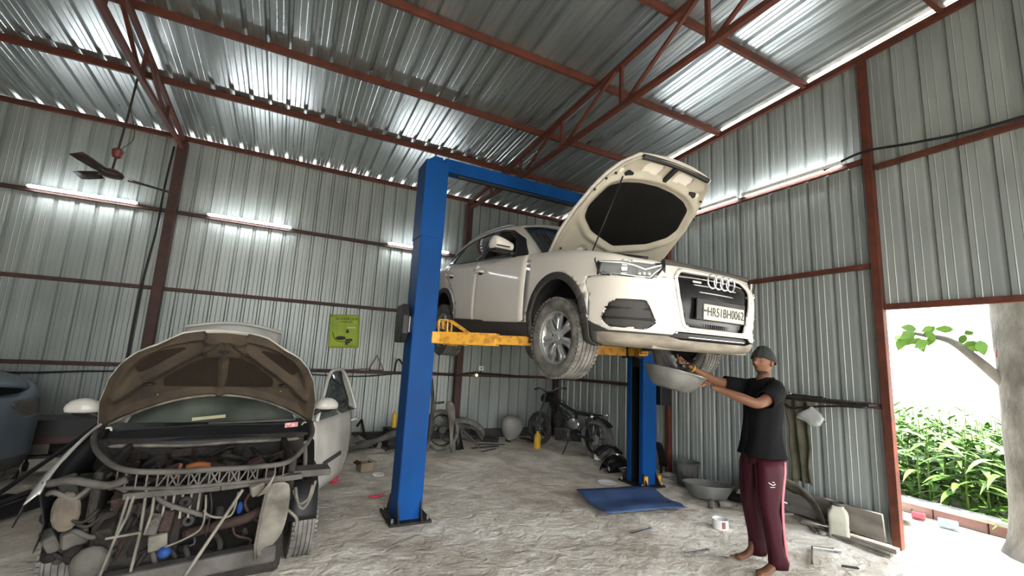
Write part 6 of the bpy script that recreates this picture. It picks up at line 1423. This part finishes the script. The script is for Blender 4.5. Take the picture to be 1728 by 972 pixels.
# blue sheet on the floor, hand tools
M['bluesheet'] = mat('scuffed_blue_sheet', (.055, .10, .215), .5, 0, scale=3, col2=(.03, .055, .135), bump=.06)
P0, P1, P2, P3 = Vector((3.32, 4.58, 0)), Vector((4.42, 4.50, 0)), Vector((4.20, 3.72, 0)), Vector((3.14, 3.80, 0)); rows = []
for i in range(17):
    a, b_ = P0.lerp(P3, i/16), P1.lerp(P2, i/16); r = []
    for k in range(21):
        p = a.lerp(b_, k/20); v_ = i/16; u = k/20; p.z = .035+.02*math.sin(u*PI)+.018*math.cos(v_*2*PI)+.03*(1-u)**6-.02*max(0, 1-abs(v_-.42)/.05)*.6+.01*nz(u*3, v_*3)
        if abs(v_-.5) > .42 or u < .06: p.z -= .012
        r.append(p)
    rows.append(r)
t = empty('blue_metal_sheet', (0, 0, 0), label='flat scuffed blue metal panel lying on the floor in front of the right column', cat='panel')
sh = MB(); sh.grid(rows); sh.build('sheet', 'bluesheet', t, smooth=True, solid=.006)
for x, y in ((4.05, 4.42), (3.50, 4.48), (4.08, 3.86), (3.45, 3.92)): MB().lathe([(0, .0), (.022, .0)], (x, y, .072), n=14).build('bolt_hole', 'black', t)
def wrench(name, loc, rz, L, label, ring=True):
    m = MB(); m.bar((-L/2, 0, .012), (L/2, 0, .012), .014, .007)
    m.lathe([(.010, -.005), (.019, -.005), (.019, .005), (.010, .005), (.010, -.005)], (-L/2-.012, 0, .012), n=14); m.lathe([(.010, -.005), (.020, -.005), (.020, .005), (.010, .005), (.010, -.005)], (L/2+.012, 0, .012), n=14, arc=PI*1.5)
    return thing_mesh(name, m, 'chrome', label, 'spanner', (*loc, .004), (0, 0, rz))
wrench('spanner', (3.26, 3.43), R(8), .25, 'combination spanner lying in front of the blue sheet')
wrench('spanner', (3.40, 2.90), R(-5), .22, 'longer spanner of the pair left of the mechanic'); wrench('spanner', (3.44, 2.80), R(-40), .20, 'shorter spanner crossing under the pair by the mechanic')
thing_mesh('wheel_brace', MB().tube([(4.10, 2.34, .02), (4.52, 2.57, .022), (4.68, 2.45, .02)], [.013, .013, .012], 10), 'chrome', 'bent chrome wheel brace on the floor right of the mechanic', 'tool', smooth='auto')
m = MB(); m.tube([(4.66, 2.47, .022), (4.71, 2.43, .022)], .018, 10); thing_mesh('brace_socket', m, 'steel', 'socket on the end of the bent wheel brace', 'tool', smooth='auto')
thing_mesh('steel_pin', MB().tube([(4.38, 2.26, .012), (4.47, 2.18, .012)], .010, 8), 'dark_metal', 'short dark steel pin on the floor near the bottom right', 'pin', smooth='auto')

# ================================================================= OUTSIDE THE DOORWAY
M['soil'] = mat('pale_dusty_ground', (.50, .46, .38), .95, scale=4, var=.3, bump=.4)
g = MB(); g.grid([[(6.85+.02*0+(40*i/30)**1.0, -25+50*j/40, -.02+.02*nz(i*.7, j*.7)) for i in range(31)] for j in range(41)]); tag(g.build('outdoor_ground', 'soil', None, smooth=True), kind='structure')
g = MB(); g.grid([[(-30+36.9*i/20, -30+27.98*j/15, -.02+.02*nz(i*.7, j*.7)) for i in range(21)] for j in range(16)]); tag(g.build('forecourt_bounce_ground', 'soil', None, smooth=True), kind='structure')  # unseen ground added in front for its warm bounce light into the shed
M['kerb'] = mat('faded_kerb', (.42, .34, .31), .9, scale=4, col2=(.26, .12, .11), bump=.3, stretch=(1, .3, 1)); M['kerbtop'] = mat('kerb_cement', (.55, .54, .50), .9, scale=5, bump=.3)
k = empty('brick_kerb', (7.05, 0, 0), label='low red and white painted kerb outside the doorway', cat='kerb')
for i in range(14):
    y = 4.2-i*.46; MB().box((0, y, .04), (.16, .45, .12)).build('kerb_block', 'kerb', k, bevel=.012)
MB().box((0, 1.2, .12), (.22, 6.4, .045)).build('kerb_cap', 'kerbtop', k, bevel=.006)
# corn plants
M['leaf'] = mat('corn_leaf', (.10, .21, .03), .5, 0, scale=2, var=.35, bump=.05, sss=.0); M['leaf2'] = mat('tree_leaf', (.12, .24, .03), .5, var=.2, bump=.03); M['stalk'] = mat('corn_stalk', (.12, .20, .04), .6, var=.3, bump=.05)
def make_corn(seed):
    rr = random.Random(seed); t = empty('corn_plant', (0, 0, 0)); H = rr.uniform(.95, 1.25)
    MB().tube([(0, 0, 0), (.01, .01, H*.5), (.0, .02, H)], [.010, .008, .004], 6).build('stalk', 'stalk', t)
    lm = MB()
    for i in range(12):
        z0 = .06+H*.88*i/12; a = rr.uniform(0, 2*PI); L = rr.uniform(.42, .66); w_ = rr.uniform(.024, .038); rows = []
        for k in range(7):
            u = k/6; d = L*u*.75; z = z0+L*(.75*u-.85*u*u); w2 = w_*math.sin(PI*(.12+.86*u)); ca, sa = math.cos(a+u*.2), math.sin(a+u*.2)
            rows.append([(ca*d-sa*w2, sa*d+ca*w2, z), (ca*d, sa*d, z-.008), (ca*d+sa*w2, sa*d-ca*w2, z)])
        l = MB().grid(rows).build('leaf', 'leaf', t, smooth=True)
    return t
protos = [make_corn(s) for s in range(4)]; rr = random.Random(2); first = set(); n = 0
for i in range(10):
    for j in range(13):
        x = 7.35+i*.30+rr.uniform(-.08, .08); y = 1.35+j*.22+i*.05+rr.uniform(-.08, .08)
        q = n % 4; pr = protos[q]; o = pr if q not in first else copy_tree(pr); first.add(q)
        o.location = (x, y, 0); o.rotation_euler = (0, 0, rr.uniform(0, 6)); o.scale = (1.25, 1.25, rr.uniform(.8, 1.05)*(1 if i > 1 else .85))
        tag(o, 'green corn plant in the sunlit field beyond the kerb', 'plant', 'corn plants beyond the kerb'); n += 1
# hazy trees far off
def far_tree(x, y, h, label):
    t = empty('distant_tree', (x, y, 0), label=label, cat='tree'); rr = random.Random(int(x*10)); m = MB()
    for k in range(260):
        a = rr.uniform(0, 2*PI); rad = rr.uniform(0, 1)**.5*h*.42; z = h*(.35+.6*rr.random()); s = .22; c = Vector((rad*math.cos(a), rad*math.sin(a), z)); u = Vector((rr.uniform(-1, 1), rr.uniform(-1, 1), rr.uniform(-1, 1))).normalized()*s; v = u.orthogonal().normalized()*s*.6
        m.add([c-u, c+v, c+u, c-v], [(0, 1, 2, 3)])
    tag(m.build('foliage', 'leaf2', t, fixn=False), kind='stuff'); MB().tube([(0, 0, 0), (.1, 0, h*.7)], [.18, .08], 8).build('trunk', 'stalk', t)
# big trunk by the doorway
M['bark'] = mat('mottled_grey_bark', (.20, .185, .16), .9, scale=5, col2=(.08, .072, .06), bump=.8, stretch=(1, 1, .6))
t = empty('tree', (6.55, 1.50, 0), label='thick grey tree trunk with a leafy side branch just outside the doorway', cat='tree'); rows = []
for j in range(41):
    z = 3.6*j/40; rd = .33+.08*math.exp(-z/.18)-.01*z; r = []
    for k in range(41):
        a = 2*PI*k/40; q = rd*(1+.045*nz(math.cos(a)*2.2, math.sin(a)*2.2, z*1.4)+.02*nz(math.cos(a)*7, math.sin(a)*7, z*6)); r.append((q*math.cos(a)+.02*math.sin(z), q*math.sin(a), z-.02))
    rows.append(r)
MB().grid(rows).build('trunk', 'bark', t, smooth=True)
br = cr_spline([(-.10, .20, 1.55), (-.18, .42, 1.85), (-.16, .60, 2.02), (-.15, .80, 2.08), (-.15, 1.0, 2.13)], 6); MB().tube(br, [.055-.0018*k for k in range(len(br))], 10).build('branch', 'bark', t, smooth=True)
MB().tube([(-.14, .25, 1.85), (-.12, .22, 2.3), (-.15, .25, 3.4)], [.02, .022, .022], 8).build('red_pole', mat('red_pole_paint', (.40, .06, .05), .5, bump=.05), t)
rr = random.Random(8)
for k in range(22):
    u = rr.uniform(.35, 1.12); i = min(int(u*(len(br)-1)), len(br)-1); c = Vector(br[i])+Vector((rr.uniform(-.12, .12), rr.uniform(-.06, .14)+(u-.9)*.3, rr.uniform(-.08, .12)))
    d = Vector((rr.uniform(-.6, .3), rr.uniform(-.3, 1), rr.uniform(-.8, .2))).normalized(); s_ = d.cross(Vector((1, .2, .3))).normalized(); L = rr.uniform(.12, .19)
    m = MB(); m.add([c, c+d*L*.2+s_*L*.20, c+d*L*.45+s_*L*.27, c+d*L*.75+s_*L*.16, c+d*L, c+d*L*.75-s_*L*.16, c+d*L*.45-s_*L*.27, c+d*L*.2-s_*L*.20], [(0, 1, 2, 3, 4), (0, 4, 5, 6, 7)]); m.build('leaf', 'leaf2', t, solid=.001)
thing_mesh('blue_packet', MB().box((0, 0, .05), (.05, .16, .09), (0, .3, 0)), mat('blue_white_packet', (.25, .48, .62), .4, scale=14, col2=(.55, .6, .62), bump=.1), 'crumpled blue and white packet by the kerb outside', 'packet', (6.66, 2.35, 0), (0, 0, .2), bevel=.008)
thing_mesh('red_packet', MB().box((0, 0, .04), (.06, .12, .07), (0, .4, 0)), mat('red_packet_foil', (.40, .06, .08), .4, bump=.1), 'crumpled dark red packet left of the blue packet outside', 'packet', (6.70, 2.62, 0), (0, 0, .3), bevel=.01)
m = MB(); m.grid([[(-.2+.05*i, -.15+.05*j, .03+.05*abs(nz(i*.5, j*.6, 2))) for i in range(9)] for j in range(7)]); thing_mesh('crumpled_sheet', m, 'white_plastic', 'crumpled white sheet on the ground just outside the doorway', 'sheet', (6.45, 2.75, 0), (0, 0, .4), smooth=True)
